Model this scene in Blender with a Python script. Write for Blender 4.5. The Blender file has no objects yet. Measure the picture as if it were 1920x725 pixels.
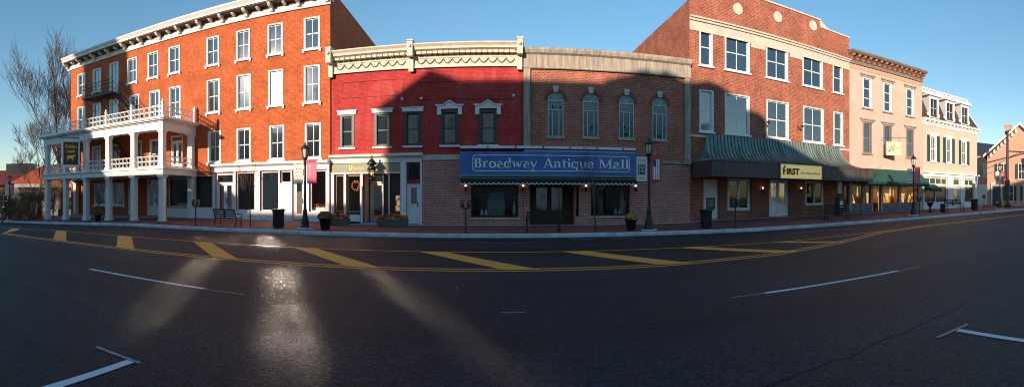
import bpy, math, random
from mathutils import Matrix, Vector
R = math.radians
random.seed(7)
SC = bpy.context.scene
COL = SC.collection
PI = math.pi
# ------------------------------------------------------------------ camera numbers (cylindrical panorama of 1920x725)
FP, CX, HY, EYE = 870.0, 920.0, 369.0, 1.7
def th(px): return (px - CX) / FP
def tn(px): return math.tan(th(px))
def sm(a, b, x):
    t = max(0, min(1, (x - a) / (b - a))); return t * t * (3 - 2 * t)
def G(x):                                   # the road falls away to the left and climbs a little to the right
    if x < -19: return max(-.03 * (-19 - x), -1.2)
    if x > 12: return min(.012 * (x - 12), .6)
    return 0.0
KY = 19.5                                    # kerb line
def rise(x): return .03 + .13 * sm(-8, -11, x) * 1 + .13 * sm(10, 13, x)
def sm2(x): return 1 - sm(-11, -8, x)
def rise(x): return .03 + .13 * sm2(x) + .13 * sm(10, 13, x)
def SW(x, y): return G(x) + .15 + rise(x) * max(0, min(1.2, (y - KY) / 5.5))

# ------------------------------------------------------------------ materials
MATS = {}
def newmat(name):
    m = bpy.data.materials.new(name); m.use_nodes = True
    nt = m.node_tree; b = nt.nodes['Principled BSDF']; o = nt.nodes['Material Output']
    MATS[name] = m
    return m, nt, b, o
def N(nt, t, **kw):
    n = nt.nodes.new(t)
    for k, v in kw.items():
        if k.startswith('i_'): n.inputs[k[2:].replace('_', ' ')].default_value = v
        else: setattr(n, k, v)
    return n
def L(nt, a, b): nt.links.new(a, b)
def c4(c): return (c[0], c[1], c[2], 1)
def mat(name, c, rough=.6, metal=0., var=.12, scale=3., emit=None, estr=1., spec=.5, bump=0., streak=False):
    if name in MATS: return MATS[name]
    m, nt, b, o = newmat(name)
    b.inputs['Roughness'].default_value = rough; b.inputs['Metallic'].default_value = metal
    b.inputs['Specular IOR Level'].default_value = spec
    if var:
        tc = N(nt, 'ShaderNodeTexCoord'); mp = N(nt, 'ShaderNodeMapping')
        mp.inputs['Scale'].default_value = (4, 4, .5) if streak else (1, 1, 1)
        nz = N(nt, 'ShaderNodeTexNoise'); nz.inputs['Scale'].default_value = scale; nz.inputs['Detail'].default_value = 6
        cr = N(nt, 'ShaderNodeMapRange'); cr.inputs[1].default_value = .3; cr.inputs[2].default_value = .7
        cr.inputs[3].default_value = 1 - var; cr.inputs[4].default_value = 1 + var * .6
        mx = N(nt, 'ShaderNodeVectorMath', operation='SCALE'); mx.inputs[0].default_value = c
        L(nt, tc.outputs['Object'], mp.inputs[0]); L(nt, mp.outputs[0], nz.inputs[0]); L(nt, nz.outputs[0], cr.inputs[0]); L(nt, cr.outputs[0], mx.inputs['Scale'])
        L(nt, mx.outputs[0], b.inputs['Base Color'])
        if bump:
            bp = N(nt, 'ShaderNodeBump'); bp.inputs['Strength'].default_value = bump; bp.inputs['Distance'].default_value = .02
            L(nt, nz.outputs[0], bp.inputs['Height']); L(nt, bp.outputs[0], b.inputs['Normal'])
    else: b.inputs['Base Color'].default_value = c4(c)
    if emit:
        b.inputs['Emission Color'].default_value = c4(emit); b.inputs['Emission Strength'].default_value = estr
    return m
def brick(name, c1, c2, mortar, bw=.21, bh=.07, ms=.009, var=.25, flat=False, rough=.85, stain=(.5, .5, .5), stain_amt=.0, herring=False):
    if name in MATS: return MATS[name]
    m, nt, b, o = newmat(name)
    tc = N(nt, 'ShaderNodeTexCoord'); sp = N(nt, 'ShaderNodeSeparateXYZ'); cb = N(nt, 'ShaderNodeCombineXYZ')
    L(nt, tc.outputs['Object'], sp.inputs[0])
    if flat:
        L(nt, sp.outputs[0], cb.inputs[0]); L(nt, sp.outputs[1], cb.inputs[1])
    else:
        ad = N(nt, 'ShaderNodeMath', operation='ADD'); L(nt, sp.outputs[0], ad.inputs[0]); L(nt, sp.outputs[1], ad.inputs[1])
        L(nt, ad.outputs[0], cb.inputs[0]); L(nt, sp.outputs[2], cb.inputs[1])
    br = N(nt, 'ShaderNodeTexBrick')
    br.inputs['Scale'].default_value = 1; br.inputs['Brick Width'].default_value = bw; br.inputs['Row Height'].default_value = bh
    br.inputs['Mortar Size'].default_value = ms; br.inputs['Mortar Smooth'].default_value = .2; br.inputs['Bias'].default_value = -.1
    br.inputs['Color1'].default_value = c4(c1); br.inputs['Color2'].default_value = c4(c2); br.inputs['Mortar'].default_value = c4(mortar)
    L(nt, cb.outputs[0], br.inputs[0])
    nz = N(nt, 'ShaderNodeTexNoise'); nz.inputs['Scale'].default_value = .9; nz.inputs['Detail'].default_value = 8; nz.inputs['Roughness'].default_value = .65
    L(nt, tc.outputs['Object'], nz.inputs[0])
    mr = N(nt, 'ShaderNodeMapRange'); mr.inputs[1].default_value = .3; mr.inputs[2].default_value = .7; mr.inputs[3].default_value = 1 - var; mr.inputs[4].default_value = 1 + var * .7
    L(nt, nz.outputs[0], mr.inputs[0])
    nz2 = N(nt, 'ShaderNodeTexNoise'); nz2.inputs['Scale'].default_value = 6; nz2.inputs['Detail'].default_value = 6; nz2.inputs['Roughness'].default_value = .8
    L(nt, cb.outputs[0], nz2.inputs[0])
    mr2 = N(nt, 'ShaderNodeMapRange'); mr2.inputs[1].default_value = .3; mr2.inputs[2].default_value = .7; mr2.inputs[3].default_value = 1 - var * 1.3; mr2.inputs[4].default_value = 1 + var * 1.2
    L(nt, nz2.outputs[0], mr2.inputs[0])
    mm = N(nt, 'ShaderNodeMath', operation='MULTIPLY'); L(nt, mr.outputs[0], mm.inputs[0]); L(nt, mr2.outputs[0], mm.inputs[1])
    vm = N(nt, 'ShaderNodeVectorMath', operation='SCALE'); L(nt, br.outputs['Color'], vm.inputs[0]); L(nt, mm.outputs[0], vm.inputs['Scale'])
    out = vm.outputs[0]
    if stain_amt:
        wv = N(nt, 'ShaderNodeTexNoise'); wv.inputs['Scale'].default_value = 1.6; wv.inputs['Detail'].default_value = 5
        mp = N(nt, 'ShaderNodeMapping'); mp.inputs['Scale'].default_value = (1, 1, .3); L(nt, tc.outputs['Object'], mp.inputs[0]); L(nt, mp.outputs[0], wv.inputs[0])
        r3 = N(nt, 'ShaderNodeMapRange'); r3.inputs[1].default_value = .52; r3.inputs[2].default_value = .75; r3.inputs[3].default_value = 0; r3.inputs[4].default_value = stain_amt
        L(nt, wv.outputs[0], r3.inputs[0])
        mx = N(nt, 'ShaderNodeMix', data_type='RGBA'); L(nt, r3.outputs[0], mx.inputs[0]); L(nt, out, mx.inputs[6]); mx.inputs[7].default_value = c4(stain); out = mx.outputs[2]
    L(nt, out, b.inputs['Base Color'])
    b.inputs['Roughness'].default_value = rough; b.inputs['Specular IOR Level'].default_value = .3
    bp = N(nt, 'ShaderNodeBump'); bp.inputs['Strength'].default_value = .5; bp.inputs['Distance'].default_value = .012; bp.invert = True
    L(nt, br.outputs['Fac'], bp.inputs['Height']); L(nt, bp.outputs[0], b.inputs['Normal'])
    return m
def glass(name='window_glass', tint=(.72, .77, .78), ior=3.0, rough=.05):
    if name in MATS: return MATS[name]
    m, nt, b, o = newmat(name); nt.nodes.remove(b)
    tr = N(nt, 'ShaderNodeBsdfTransparent'); tr.inputs[0].default_value = c4(tint)
    gl = N(nt, 'ShaderNodeBsdfGlossy'); gl.inputs['Roughness'].default_value = rough; gl.inputs[0].default_value = (1, 1, 1, 1)
    fr = N(nt, 'ShaderNodeFresnel'); fr.inputs[0].default_value = ior
    tc = N(nt, 'ShaderNodeTexCoord'); nz = N(nt, 'ShaderNodeTexNoise'); nz.inputs['Scale'].default_value = .9
    oi = N(nt, 'ShaderNodeObjectInfo'); va = N(nt, 'ShaderNodeVectorMath', operation='ADD')
    L(nt, tc.outputs['Object'], va.inputs[0]); L(nt, oi.outputs['Location'], va.inputs[1]); L(nt, va.outputs[0], nz.inputs[0])
    bp = N(nt, 'ShaderNodeBump'); bp.inputs['Strength'].default_value = .05; bp.inputs['Distance'].default_value = .05
    L(nt, nz.outputs[0], bp.inputs['Height']); L(nt, bp.outputs[0], gl.inputs['Normal'])
    mx = N(nt, 'ShaderNodeMixShader'); L(nt, fr.outputs[0], mx.inputs[0]); L(nt, tr.outputs[0], mx.inputs[1]); L(nt, gl.outputs[0], mx.inputs[2])
    L(nt, mx.outputs[0], o.inputs[0]); return m

B_HOTEL = brick('hotel_brick', (.56, .100, .018), (.40, .062, .013), (.44, .18, .08), var=.27, stain=(.42, .2, .12), stain_amt=.25)
B_HOTELSIDE = B_HOTEL
B_RED = brick('red_painted_brick', (.50, .055, .045), (.42, .04, .036), (.30, .02, .02), ms=.006, var=.22, stain=(.5, .16, .13), stain_amt=.45)
B_PURPLE = brick('lower_brick', (.52, .16, .11), (.36, .105, .075), (.62, .44, .37), bw=.26, bh=.1, ms=.014, var=.2)
B_ANT = brick('antique_brick', (.46, .115, .06), (.30, .07, .042), (.44, .26, .19), var=.3, bw=.24, bh=.09, ms=.014)
B_BANK = brick('bank_brick', (.40, .095, .048), (.27, .06, .032), (.40, .22, .15), var=.35, bw=.24, bh=.09, ms=.014)
B_PINK = brick('salmon_painted_brick', (.68, .44, .35), (.64, .41, .33), (.56, .36, .29), ms=.004, var=.12, stain=(.66, .5, .4), stain_amt=.4)
B_PINK2 = brick('peach_painted_brick', (.70, .49, .38), (.67, .46, .36), (.58, .40, .31), ms=.004, var=.08)
PAVER = brick('paver_brick', (.30, .075, .06), (.18, .055, .05), (.16, .11, .10), bw=.22, bh=.11, ms=.008, var=.35, flat=True, rough=.8, stain=(.05, .04, .04), stain_amt=.5)
WHITE = mat('white_paint', (.78, .76, .72), .5, var=.1, scale=5)
WHITE2 = mat('weathered_white_paint', (.72, .69, .62), .6, var=.22, scale=6, streak=True)
CREAM = mat('cream_paint', (.64, .55, .43), .6, var=.15, scale=4)
GREEN = mat('dark_green_paint', (.018, .06, .045), .45, var=.1)
NAVY = mat('dark_blue_paint', (.03, .06, .08), .45, var=.1)
SAGE = mat('sage_sign_board', (.28, .29, .17), .6, var=.1)
STONE = mat('weathered_limestone', (.37, .32, .25), .85, var=.4, scale=1.6, bump=.3, streak=True)
STONE2 = mat('pale_stone', (.62, .52, .42), .8, var=.18, scale=3)
BLACK = mat('black_iron', (.012, .012, .014), .4, var=0, spec=.5)
DARK = mat('dark_metal', (.03, .03, .035), .5, var=0)
CONC = mat('kerb_concrete', (.58, .60, .62), .8, var=.3, scale=2.5, bump=.2)
STEP = mat('concrete_slab', (.30, .32, .33), .85, var=.3, scale=3)
ROOF = mat('roof_felt', (.05, .05, .055), .9, var=.3)
SLATE = mat('brown_slate', (.055, .040, .030), .8, var=.4, scale=8, bump=.3)
INTER = mat('interior_plaster', (.34, .25, .16), .9, var=.2)
CURT = mat('white_curtain', (.78, .77, .74), .9, var=.08)
BLIND = mat('white_blind', (.85, .83, .80), .8, var=.02)
CURTG = mat('grey_net_curtain', (.45, .47, .47), .9, var=.1)
BLUE = mat('sign_blue', (.075, .15, .42), .5, var=.25, scale=1.2)
SIGNW = mat('sign_white', (.88, .90, .84), .5, var=.04)
BROWN = mat('brown_wood', (.14, .07, .035), .6, var=.25, scale=5)
GLASS = glass()
GLASSD = glass('old_wavy_glass', (.55, .62, .62), 1.75, .12)
SHOPG = glass('shop_glass', (.86, .88, .88), 1.5, .05)
LAMPG = mat('lamp_glass', (.55, .5, .42), .15, var=0, spec=.8)
RED = mat('banner_red', (.82, .03, .05), .6, var=.06)
PINKB = mat('banner_pink', (.88, .16, .22), .6, var=.1)
CREAMB = mat('banner_cream', (.74, .70, .58), .7, var=.05)
# ------------------------------------------------------------------ mesh builder
EACH = {'stall_riser', 'riser_panel', 'pilaster', 'shopfront_facing', 'door_side_panel', 'door_notice', 'broken_pane', 'lit_backdrop', 'shop_curtain', 'green_transom_blind', 'pumpkin', 'faded_lettering', 'flag_stripe', 'banner_rule', 'banner_block', 'banner_lettering', 'parapet_joint', 'awning_frame'}
class MB:
    def __init__(s): s.v = []; s.f = []; s.mi = []; s.sm = []
    def quad(s, pts, mi=0, smooth=False):
        n = len(s.v); s.v += [tuple(p) for p in pts]; s.f.append(tuple(range(n, n + len(pts)))); s.mi.append(mi); s.sm.append(smooth)
    def box(s, x0, x1, y0, y1, z0, z1, mi=0):
        if x0 > x1: x0, x1 = x1, x0
        if y0 > y1: y0, y1 = y1, y0
        if z0 > z1: z0, z1 = z1, z0
        n = len(s.v)
        s.v += [(x0, y0, z0), (x1, y0, z0), (x1, y1, z0), (x0, y1, z0), (x0, y0, z1), (x1, y0, z1), (x1, y1, z1), (x0, y1, z1)]
        for f in ((0, 3, 2, 1), (4, 5, 6, 7), (0, 1, 5, 4), (1, 2, 6, 5), (2, 3, 7, 6), (3, 0, 4, 7)):
            s.f.append(tuple(n + i for i in f)); s.mi.append(mi); s.sm.append(False)
        return s
    def prism(s, poly, axis, a, b, mi=0, smooth=False):
        # poly: 2-D points; axis 'y': poly=(x,z) extruded y a->b; 'x': poly=(y,z); 'z': poly=(x,y)
        def P(p, t):
            return (p[0], t, p[1]) if axis == 'y' else ((t, p[0], p[1]) if axis == 'x' else (p[0], p[1], t))
        n = len(s.v); k = len(poly)
        s.v += [P(p, a) for p in poly] + [P(p, b) for p in poly]
        ar = sum(poly[i][0] * poly[(i + 1) % k][1] - poly[(i + 1) % k][0] * poly[i][1] for i in range(k))
        flip = (ar > 0) == (b > a)
        if axis == 'y': flip = not flip
        c0 = list(range(n, n + k)); c1 = list(range(n + k, n + 2 * k))
        if flip: s.f.append(tuple(reversed(c0))); s.f.append(tuple(c1))
        else: s.f.append(tuple(c0)); s.f.append(tuple(reversed(c1)))
        s.mi += [mi, mi]; s.sm += [False, False]
        for i in range(k):
            j = (i + 1) % k
            q = (n + i, n + j, n + k + j, n + k + i)
            s.f.append(q if flip else tuple(reversed(q))); s.mi.append(mi); s.sm.append(smooth)
        return s
    def tube(s, pts, r, n=8, mi=0, smooth=True, caps=True):
        pts = [Vector(p) for p in pts]
        rs = r if isinstance(r, (list, tuple)) else [r] * len(pts)
        base = len(s.v); up = None
        for i, p in enumerate(pts):
            d = (pts[min(i + 1, len(pts) - 1)] - pts[max(i - 1, 0)])
            if d.length < 1e-9: d = Vector((0, 0, 1))
            d.normalize()
            if up is None:
                up = Vector((0, 0, 1)) if abs(d.z) < .9 else Vector((1, 0, 0))
            a = d.cross(up)
            if a.length < 1e-6: a = d.cross(Vector((.3, 1, .2)))
            a.normalize(); b2 = a.cross(d); b2.normalize(); up = b2
            for k in range(n):
                t = 2 * PI * k / n
                s.v.append(tuple(p + (a * math.cos(t) + b2 * math.sin(t)) * rs[i]))
        for i in range(len(pts) - 1):
            for k in range(n):
                k2 = (k + 1) % n
                s.f.append((base + i * n + k, base + i * n + k2, base + (i + 1) * n + k2, base + (i + 1) * n + k)); s.mi.append(mi); s.sm.append(smooth)
        if caps:
            s.f.append(tuple(base + k for k in range(n))[::-1]); s.f.append(tuple(base + (len(pts) - 1) * n + k for k in range(n)))
            s.mi += [mi, mi]; s.sm += [False, False]
        return s
    def lathe(s, prof, cx=0, cy=0, n=16, mi=0, smooth=True, ph=0):
        base = len(s.v)
        for (r, z) in prof:
            for k in range(n):
                t = 2 * PI * k / n + ph; s.v.append((cx + r * math.cos(t), cy + r * math.sin(t), z))
        for i in range(len(prof) - 1):
            for k in range(n):
                k2 = (k + 1) % n
                s.f.append((base + i * n + k, base + i * n + k2, base + (i + 1) * n + k2, base + (i + 1) * n + k)); s.mi.append(mi); s.sm.append(smooth)
        s.f.append(tuple(base + k for k in range(n))[::-1]); s.f.append(tuple(base + (len(prof) - 1) * n + k for k in range(n)))
        s.mi += [mi, mi]; s.sm += [False, False]
        return s
    def ball(s, c, r, n=10, m=6, mi=0, sz=1.):
        prof = [(max(.001, r * math.sin(PI * i / m)), c[2] - r * sz * math.cos(PI * i / m)) for i in range(m + 1)]
        return s.lathe(prof, c[0], c[1], n, mi)
    def stroke(s, pts, w, y0, y1, mi=0):      # flat ribbon in the xz plane, extruded in y
        m = len(pts); ws = w if isinstance(w, (list, tuple)) else [w] * m
        Lp, Rp = [], []
        for i, p in enumerate(pts):
            a = pts[max(0, i - 1)]; b = pts[min(m - 1, i + 1)]
            dx, dz = b[0] - a[0], b[1] - a[1]; l = math.hypot(dx, dz) or 1
            nx, nz = -dz / l * ws[i] / 2, dx / l * ws[i] / 2
            Lp.append((p[0] + nx, p[1] + nz)); Rp.append((p[0] - nx, p[1] - nz))
        for i in range(m - 1):
            s.prism([Lp[i], Lp[i + 1], Rp[i + 1], Rp[i]], 'y', y0, y1, mi)
        return s
    def mesh(s, name, mats):
        me = bpy.data.meshes.new(name); me.from_pydata(s.v, [], s.f)
        if not isinstance(mats, (list, tuple)): mats = [mats]
        for m in mats: me.materials.append(m)
        me.polygons.foreach_set('material_index', s.mi); me.polygons.foreach_set('use_smooth', s.sm)
        me.update(); return me
    def comps(s):
        p = list(range(len(s.v)))
        def fd(a):
            while p[a] != a: p[a] = p[p[a]]; a = p[a]
            return a
        for f in s.f:
            for b in f[1:]: p[fd(b)] = fd(f[0])
        # quads that share positions belong together too
        pos = {}
        for i, v in enumerate(s.v):
            k = (round(v[0], 4), round(v[1], 4), round(v[2], 4))
            if k in pos: p[fd(i)] = fd(pos[k])
            else: pos[k] = i
        out = {}
        for j, f in enumerate(s.f):
            r = fd(f[0]); m = out.setdefault(r, (MB(), {}))
            mb, mp = m; q = []
            for i in f:
                if i not in mp: mp[i] = len(mb.v); mb.v.append(s.v[i])
                q.append(mp[i])
            mb.f.append(tuple(q)); mb.mi.append(s.mi[j]); mb.sm.append(s.sm[j])
        return [m[0] for m in out.values()]
    def build(s, name, mats, parent=None, loc=(0, 0, 0), rz=0):
        if name in EACH and parent is not None:
            for c in s.comps(): o = link(name, c.mesh(name, mats), parent, loc, rz)
            return o
        return link(name, s.mesh(name, mats), parent, loc, rz)
def link(name, me, parent=None, loc=(0, 0, 0), rz=0):
    o = bpy.data.objects.new(name, me); COL.objects.link(o)
    o.parent = parent; o.location = loc; o.rotation_euler = (0, 0, rz); return o
def thing(name, label, cat, loc=(0, 0, 0), rz=0, group=None):
    o = link(name, None, None, loc, rz); o['label'] = label; o['category'] = cat
    if group: o['group'] = group
    return o
def tag(o, label, cat, group=None):
    o['label'] = label; o['category'] = cat
    if group: o['group'] = group
    return o
def struct(o): o['kind'] = 'structure'; return o
def copy_tree(o, parent=None, loc=None, rz=None):
    c = o.copy(); COL.objects.link(c); c.parent = parent
    if loc is not None: c.location = loc
    if rz is not None: c.rotation_euler = (0, 0, rz)
    for ch in list(o.children):
        copy_tree(ch, c)
    return c
def text_mesh(body, size, mt, bold=0., width=None, depth=.008, sx=1.):
    cu = bpy.data.curves.new('txt', 'FONT'); cu.body = body; cu.size = size; cu.extrude = depth; cu.offset = bold
    cu.align_x = 'CENTER'; cu.align_y = 'CENTER'; cu.resolution_u = 3
    ob = bpy.data.objects.new('txt', cu); COL.objects.link(ob)
    dg = bpy.context.evaluated_depsgraph_get(); me = bpy.data.meshes.new_from_object(ob.evaluated_get(dg))
    bpy.data.objects.remove(ob)
    xs = [v.co.x for v in me.vertices]; w = max(xs) - min(xs)
    k = (width / w) if width else sx
    me.transform(Matrix.Rotation(PI / 2, 4, 'X') @ Matrix.Diagonal((k, 1, 1, 1)))
    me.materials.clear(); me.materials.append(mt); return me

# ------------------------------------------------------------------ facade / building helper
class Bldg:
    def __init__(s, name, label, cat, pxL, YL, pxR, YR, zb, zt, wallmat, depth=14):
        A = Vector((YL * tn(pxL), YL)); B = Vector((YR * tn(pxR), YR))
        s.A = A; s.d = (B - A).normalized(); s.W = (B - A).length; s.n = Vector((s.d.y, -s.d.x))   # outward, towards the street
        s.rz = math.atan2(s.d.y, s.d.x); s.root = thing(name, label, cat, (A.x, A.y, 0), s.rz)
        s.holes = []; s.zb = zb; s.zt = zt; s.wm = wallmat; s.depth = depth
    def ray(s, px, off=0.):
        t = th(px); r = Vector((math.sin(t), math.cos(t))); P = s.A + s.n * off
        det = r.x * (-s.d.y) - r.y * (-s.d.x)
        k = (P.x * (-s.d.y) - P.y * (-s.d.x)) / det        # distance along the ray
        u = ((r * k) - P).dot(s.d); return u, k
    def u(s, px, off=0.): return s.ray(px, off)[0]
    def z(s, px, py, off=0.): return EYE + (HY - py) / FP * s.ray(px, off)[1]
    def part(s, mb, name, mats, parent=None): return mb.build(name, mats, parent or s.root)
    def hole(s, u0, u1, z0, z1): s.holes.append((u0, u1, z0, z1))
    def front_wall(s, t=.3, zt=None, name='front_wall', x0=0, x1=None):
        x1 = x1 or s.W; zt = zt or s.zt
        xs = sorted({x0, x1} | {min(max(h[i], x0), x1) for h in s.holes for i in (0, 1)}); zs = sorted({s.zb - .5, zt} | {min(max(h[i], s.zb - .5), zt) for h in s.holes for i in (2, 3)})
        mb = MB()
        def solid(i, j):
            if i < 0 or j < 0 or i >= len(xs) - 1 or j >= len(zs) - 1: return False
            cx = (xs[i] + xs[i + 1]) / 2; cz = (zs[j] + zs[j + 1]) / 2
            return not any(h[0] < cx < h[1] and h[2] < cz < h[3] for h in s.holes)
        for i in range(len(xs) - 1):
            for j in range(len(zs) - 1):
                if not solid(i, j): continue
                a, b, c, d = xs[i], xs[i + 1], zs[j], zs[j + 1]
                if b - a < 1e-6 or d - c < 1e-6: continue
                mb.quad([(a, 0, c), (b, 0, c), (b, 0, d), (a, 0, d)]); mb.quad([(a, t, c), (a, t, d), (b, t, d), (b, t, c)])
                if not solid(i - 1, j): mb.quad([(a, 0, c), (a, 0, d), (a, t, d), (a, t, c)])
                if not solid(i + 1, j): mb.quad([(b, 0, c), (b, t, c), (b, t, d), (b, 0, d)])
                if not solid(i, j - 1): mb.quad([(a, 0, c), (a, t, c), (b, t, c), (b, 0, c)])
                if not solid(i, j + 1): mb.quad([(a, 0, d), (b, 0, d), (b, t, d), (a, t, d)])
        return s.part(mb, name, s.wm)
    def shell(s, floors, sidemat=None, roof_z=None, back_drop=0., room=4.):
        W, D, zt = s.W, s.depth, s.zt; rz_ = roof_z or zt - .4
        zd = zt - back_drop
        for nm, x in (('side_wall', 0.), ('side_wall', W - .3)):
            mb = MB(); mb.prism([(.303, s.zb - .5), (D, s.zb - .5), (D, zd), (.303, zt)], 'x', x + .002, x + .298)
            s.part(mb, nm, sidemat or s.wm)
        s.part(MB().box(.305, W - .305, D - .3, D, s.zb - .5, zd - .01), 'rear_wall', sidemat or s.wm)
        mb = MB(); mb.prism([(.31, rz_), (D - .31, rz_ - back_drop), (D - .31, rz_ - back_drop - .2), (.31, rz_ - .2)], 'x', .305, W - .305); s.part(mb, 'roof', ROOF)
        mb = MB(); mb.box(.31, W - .31, room, room + .1, s.zb, rz_ - .3 - back_drop)
        for z in floors: mb.box(.31, W - .31, .5, room - .002, z - .12, z + .12)
        s.part(mb, 'interior_partition', INTER)

WCACHE = {}
def window(b, u, z0, w, h, fm=WHITE, gm=None, mx=1, my=2, casing=.07, proud=.03, curtain=None, cm=None, sill=True, sillm=None, lintel=None, lm=None, name='window', recess=.1, brk=False):
    """sash window: frame > pane, sill, lintel, curtain; origin at the bottom centre of its opening"""
    gm = gm or GLASS; cm = cm or CURT; sillm = sillm or fm; lm = lm or fm
    b.hole(u - w / 2, u + w / 2, z0, z0 + h)
    key = (round(w, 3), round(h, 3), fm.name, gm.name, mx, my, casing, proud, curtain, cm.name, sill, sillm.name, lintel, lm.name, recess)
    if key not in WCACHE:
        parts = []
        mb = MB(); a = w / 2; s_ = .055
        y0, y1 = -proud, recess + .05
        if casing > 0:
            mb.box(-a - .03, -a + casing, y0, y1, 0, h); mb.box(a - casing, a + .03, y0, y1, 0, h)
            mb.box(-a + casing, a - casing, y0, y1, h - casing, h); mb.box(-a + casing, a - casing, y0, y1, 0, casing * .7)
        ia = a - max(casing, .001); zb_, zt_ = casing * .7, h - casing
        ya, yb = recess - .02, recess + .03
        mb.box(-ia, -ia + s_, ya, yb, zb_, zt_); mb.box(ia - s_, ia, ya, yb, zb_, zt_); mb.box(-ia + s_, ia - s_, ya, yb, zb_, zb_ + .07); mb.box(-ia + s_, ia - s_, ya, yb, zt_ - s_, zt_)
        for k in range(1, my):
            zz = zb_ + (zt_ - zb_) * k / my; mb.box(-ia + s_, ia - s_, ya, yb, zz - .03, zz + .03)
        for k in range(1, mx + 1 - 0):
            if mx >= 2 and k < mx:
                xx = -ia + 2 * ia * k / mx; mb.box(xx - .022, xx + .022, ya + .004, yb - .004, zb_ + .07, zt_ - s_)
        parts.append(('window', mb.mesh('window', fm)))
        p = MB(); p.quad([(-ia, recess + .005, zb_), (ia, recess + .005, zb_), (ia, recess + .005, zt_), (-ia, recess + .005, zt_)]); parts.append(('pane', p.mesh('pane', gm)))
        if sill:
            q = MB(); q.box(-a - .12, a + .12, -.12, recess, -.1, -.002)
            if sill == 'brk':
                q.box(-a - .1, -a + .02, -.09, -.002, -.2, -.102); q.box(a - .02, a + .1, -.09, -.002, -.2, -.102)
            parts.append(('sill', q.mesh('sill', sillm)))
        if lintel:
            q = MB()
            if lintel == 'flat': q.box(-a - .16, a + .16, -.09, -.003, h + .01, h + .2); q.box(-a - .2, a + .2, -.12, -.003, h + .202, h + .25)
            elif lintel == 'hood':
                q.box(-a - .2, a + .2, -.09, -.003, h + .02, h + .16)
                q.prism([(-a - .3, h + .162), (a + .3, h + .162), (a + .34, h + .27), (-a - .34, h + .27)], 'y', -.17, -.003)
            elif lintel == 'ornate':
                q.box(-a - .24, -a - .02, -.09, -.003, h - .22, h + .1); q.box(a + .02, a + .24, -.09, -.003, h - .22, h + .1)
                q.prism([(-a - .24, h + .1), (a + .24, h + .1), (a + .24, h + .26), (.32, h + .26), (0, h + .48), (-.32, h + .26), (-a - .24, h + .26)], 'y', -.1, -.003)
                q.stroke([(-a - .32, h + .29), (-.36, h + .29), (0, h + .53), (.36, h + .29), (a + .32, h + .29)], .07, -.17, -.003)
                q.prism([(.07 * math.cos(t * PI / 6), h + .23 + .07 * math.sin(t * PI / 6)) for t in range(12)], 'y', -.14, -.1)
            parts.append(('lintel', q.mesh('lintel', lm)))
        if curtain:
            q = MB()
            def wavy(xa, xb, za, zb2, y=recess + .12, amp=.025, per=.12):
                n = max(4, int((xb - xa) / .03)); 
                for i in range(n):
                    x_, x2 = xa + (xb - xa) * i / n, xa + (xb - xa) * (i + 1) / n
                    f = lambda t: y + amp * math.sin(t / per * 2 * PI) + .012 * math.sin(t * 61)
                    q.quad([(x_, f(x_), za), (x2, f(x2), za), (x2, f(x2), zb2), (x_, f(x_), zb2)], 0, True)
            if curtain == 'full': wavy(-ia, -.02, zb_, zt_); wavy(.02, ia, zb_, zt_)
            elif curtain == 'blind': q.box(-ia, ia, recess + .03, recess + .04, zb_, zt_)
            elif curtain == 'sides': wavy(-ia, -ia * .45, zb_, zt_); wavy(ia * .45, ia, zb_, zt_)
            elif curtain == 'right': wavy(ia * .3, ia, zb_, zt_); wavy(-ia, -ia * .7, zb_, zt_)
            elif curtain == 'lower': wavy(-ia, ia, zb_, zb_ + (zt_ - zb_) * .52); q.box(-ia * .5, ia * .9, recess + .1, recess + .14, zt_ - .28, zt_ - .16)
            elif curtain == 'top': q.box(-ia + .02, ia - .02, recess + .1, recess + .11, zb_ + (zt_ - zb_) * .5, zt_)
            elif curtain == 'half': wavy(-ia, ia, zb_ + (zt_ - zb_) * .55, zt_, amp=.01)
            for c in q.comps(): parts.append(('curtain', c.mesh('curtain', cm)))
        WCACHE[key] = parts
    parts = WCACHE[key]
    f = link(name, parts[0][1], b.root, (u, 0, z0))
    for nm, me in parts[1:]: link(nm, me, f)
    return f
def pane_part(b, u0, u1, z0, z1, fm, y=.12, mx=1, rows=(), fr=.07, name='shop_window', gm=None, hole=True, parent=None):
    """a framed shop window: frame > pane"""
    if hole: b.hole(u0, u1, z0, z1)
    mb = MB(); a0, a1 = u0 + .002, u1 - .002
    mb.box(a0, a0 + fr, y - .05, y + .05, z0 + .002, z1 - .002); mb.box(a1 - fr, a1, y - .05, y + .05, z0 + .002, z1 - .002)
    mb.box(a0 + fr, a1 - fr, y - .05, y + .05, z0 + .002, z0 + fr); mb.box(a0 + fr, a1 - fr, y - .05, y + .05, z1 - fr, z1 - .002)
    for k in range(1, mx):
        x = u0 + (u1 - u0) * k / mx; mb.box(x - fr * .4, x + fr * .4, y - .04, y + .04, z0 + fr, z1 - fr)
    for zz in rows: mb.box(a0 + fr, a1 - fr, y - .045, y + .045, zz - fr * .4, zz + fr * .4)
    f = mb.build(name, fm, parent or b.root)
    p = MB(); p.quad([(u0 + fr, y + .01, z0 + fr), (u1 - fr, y + .01, z0 + fr), (u1 - fr, y + .01, z1 - fr), (u0 + fr, y + .01, z1 - fr)]); p.build('pane', gm or SHOPG, f)
    return f
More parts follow.
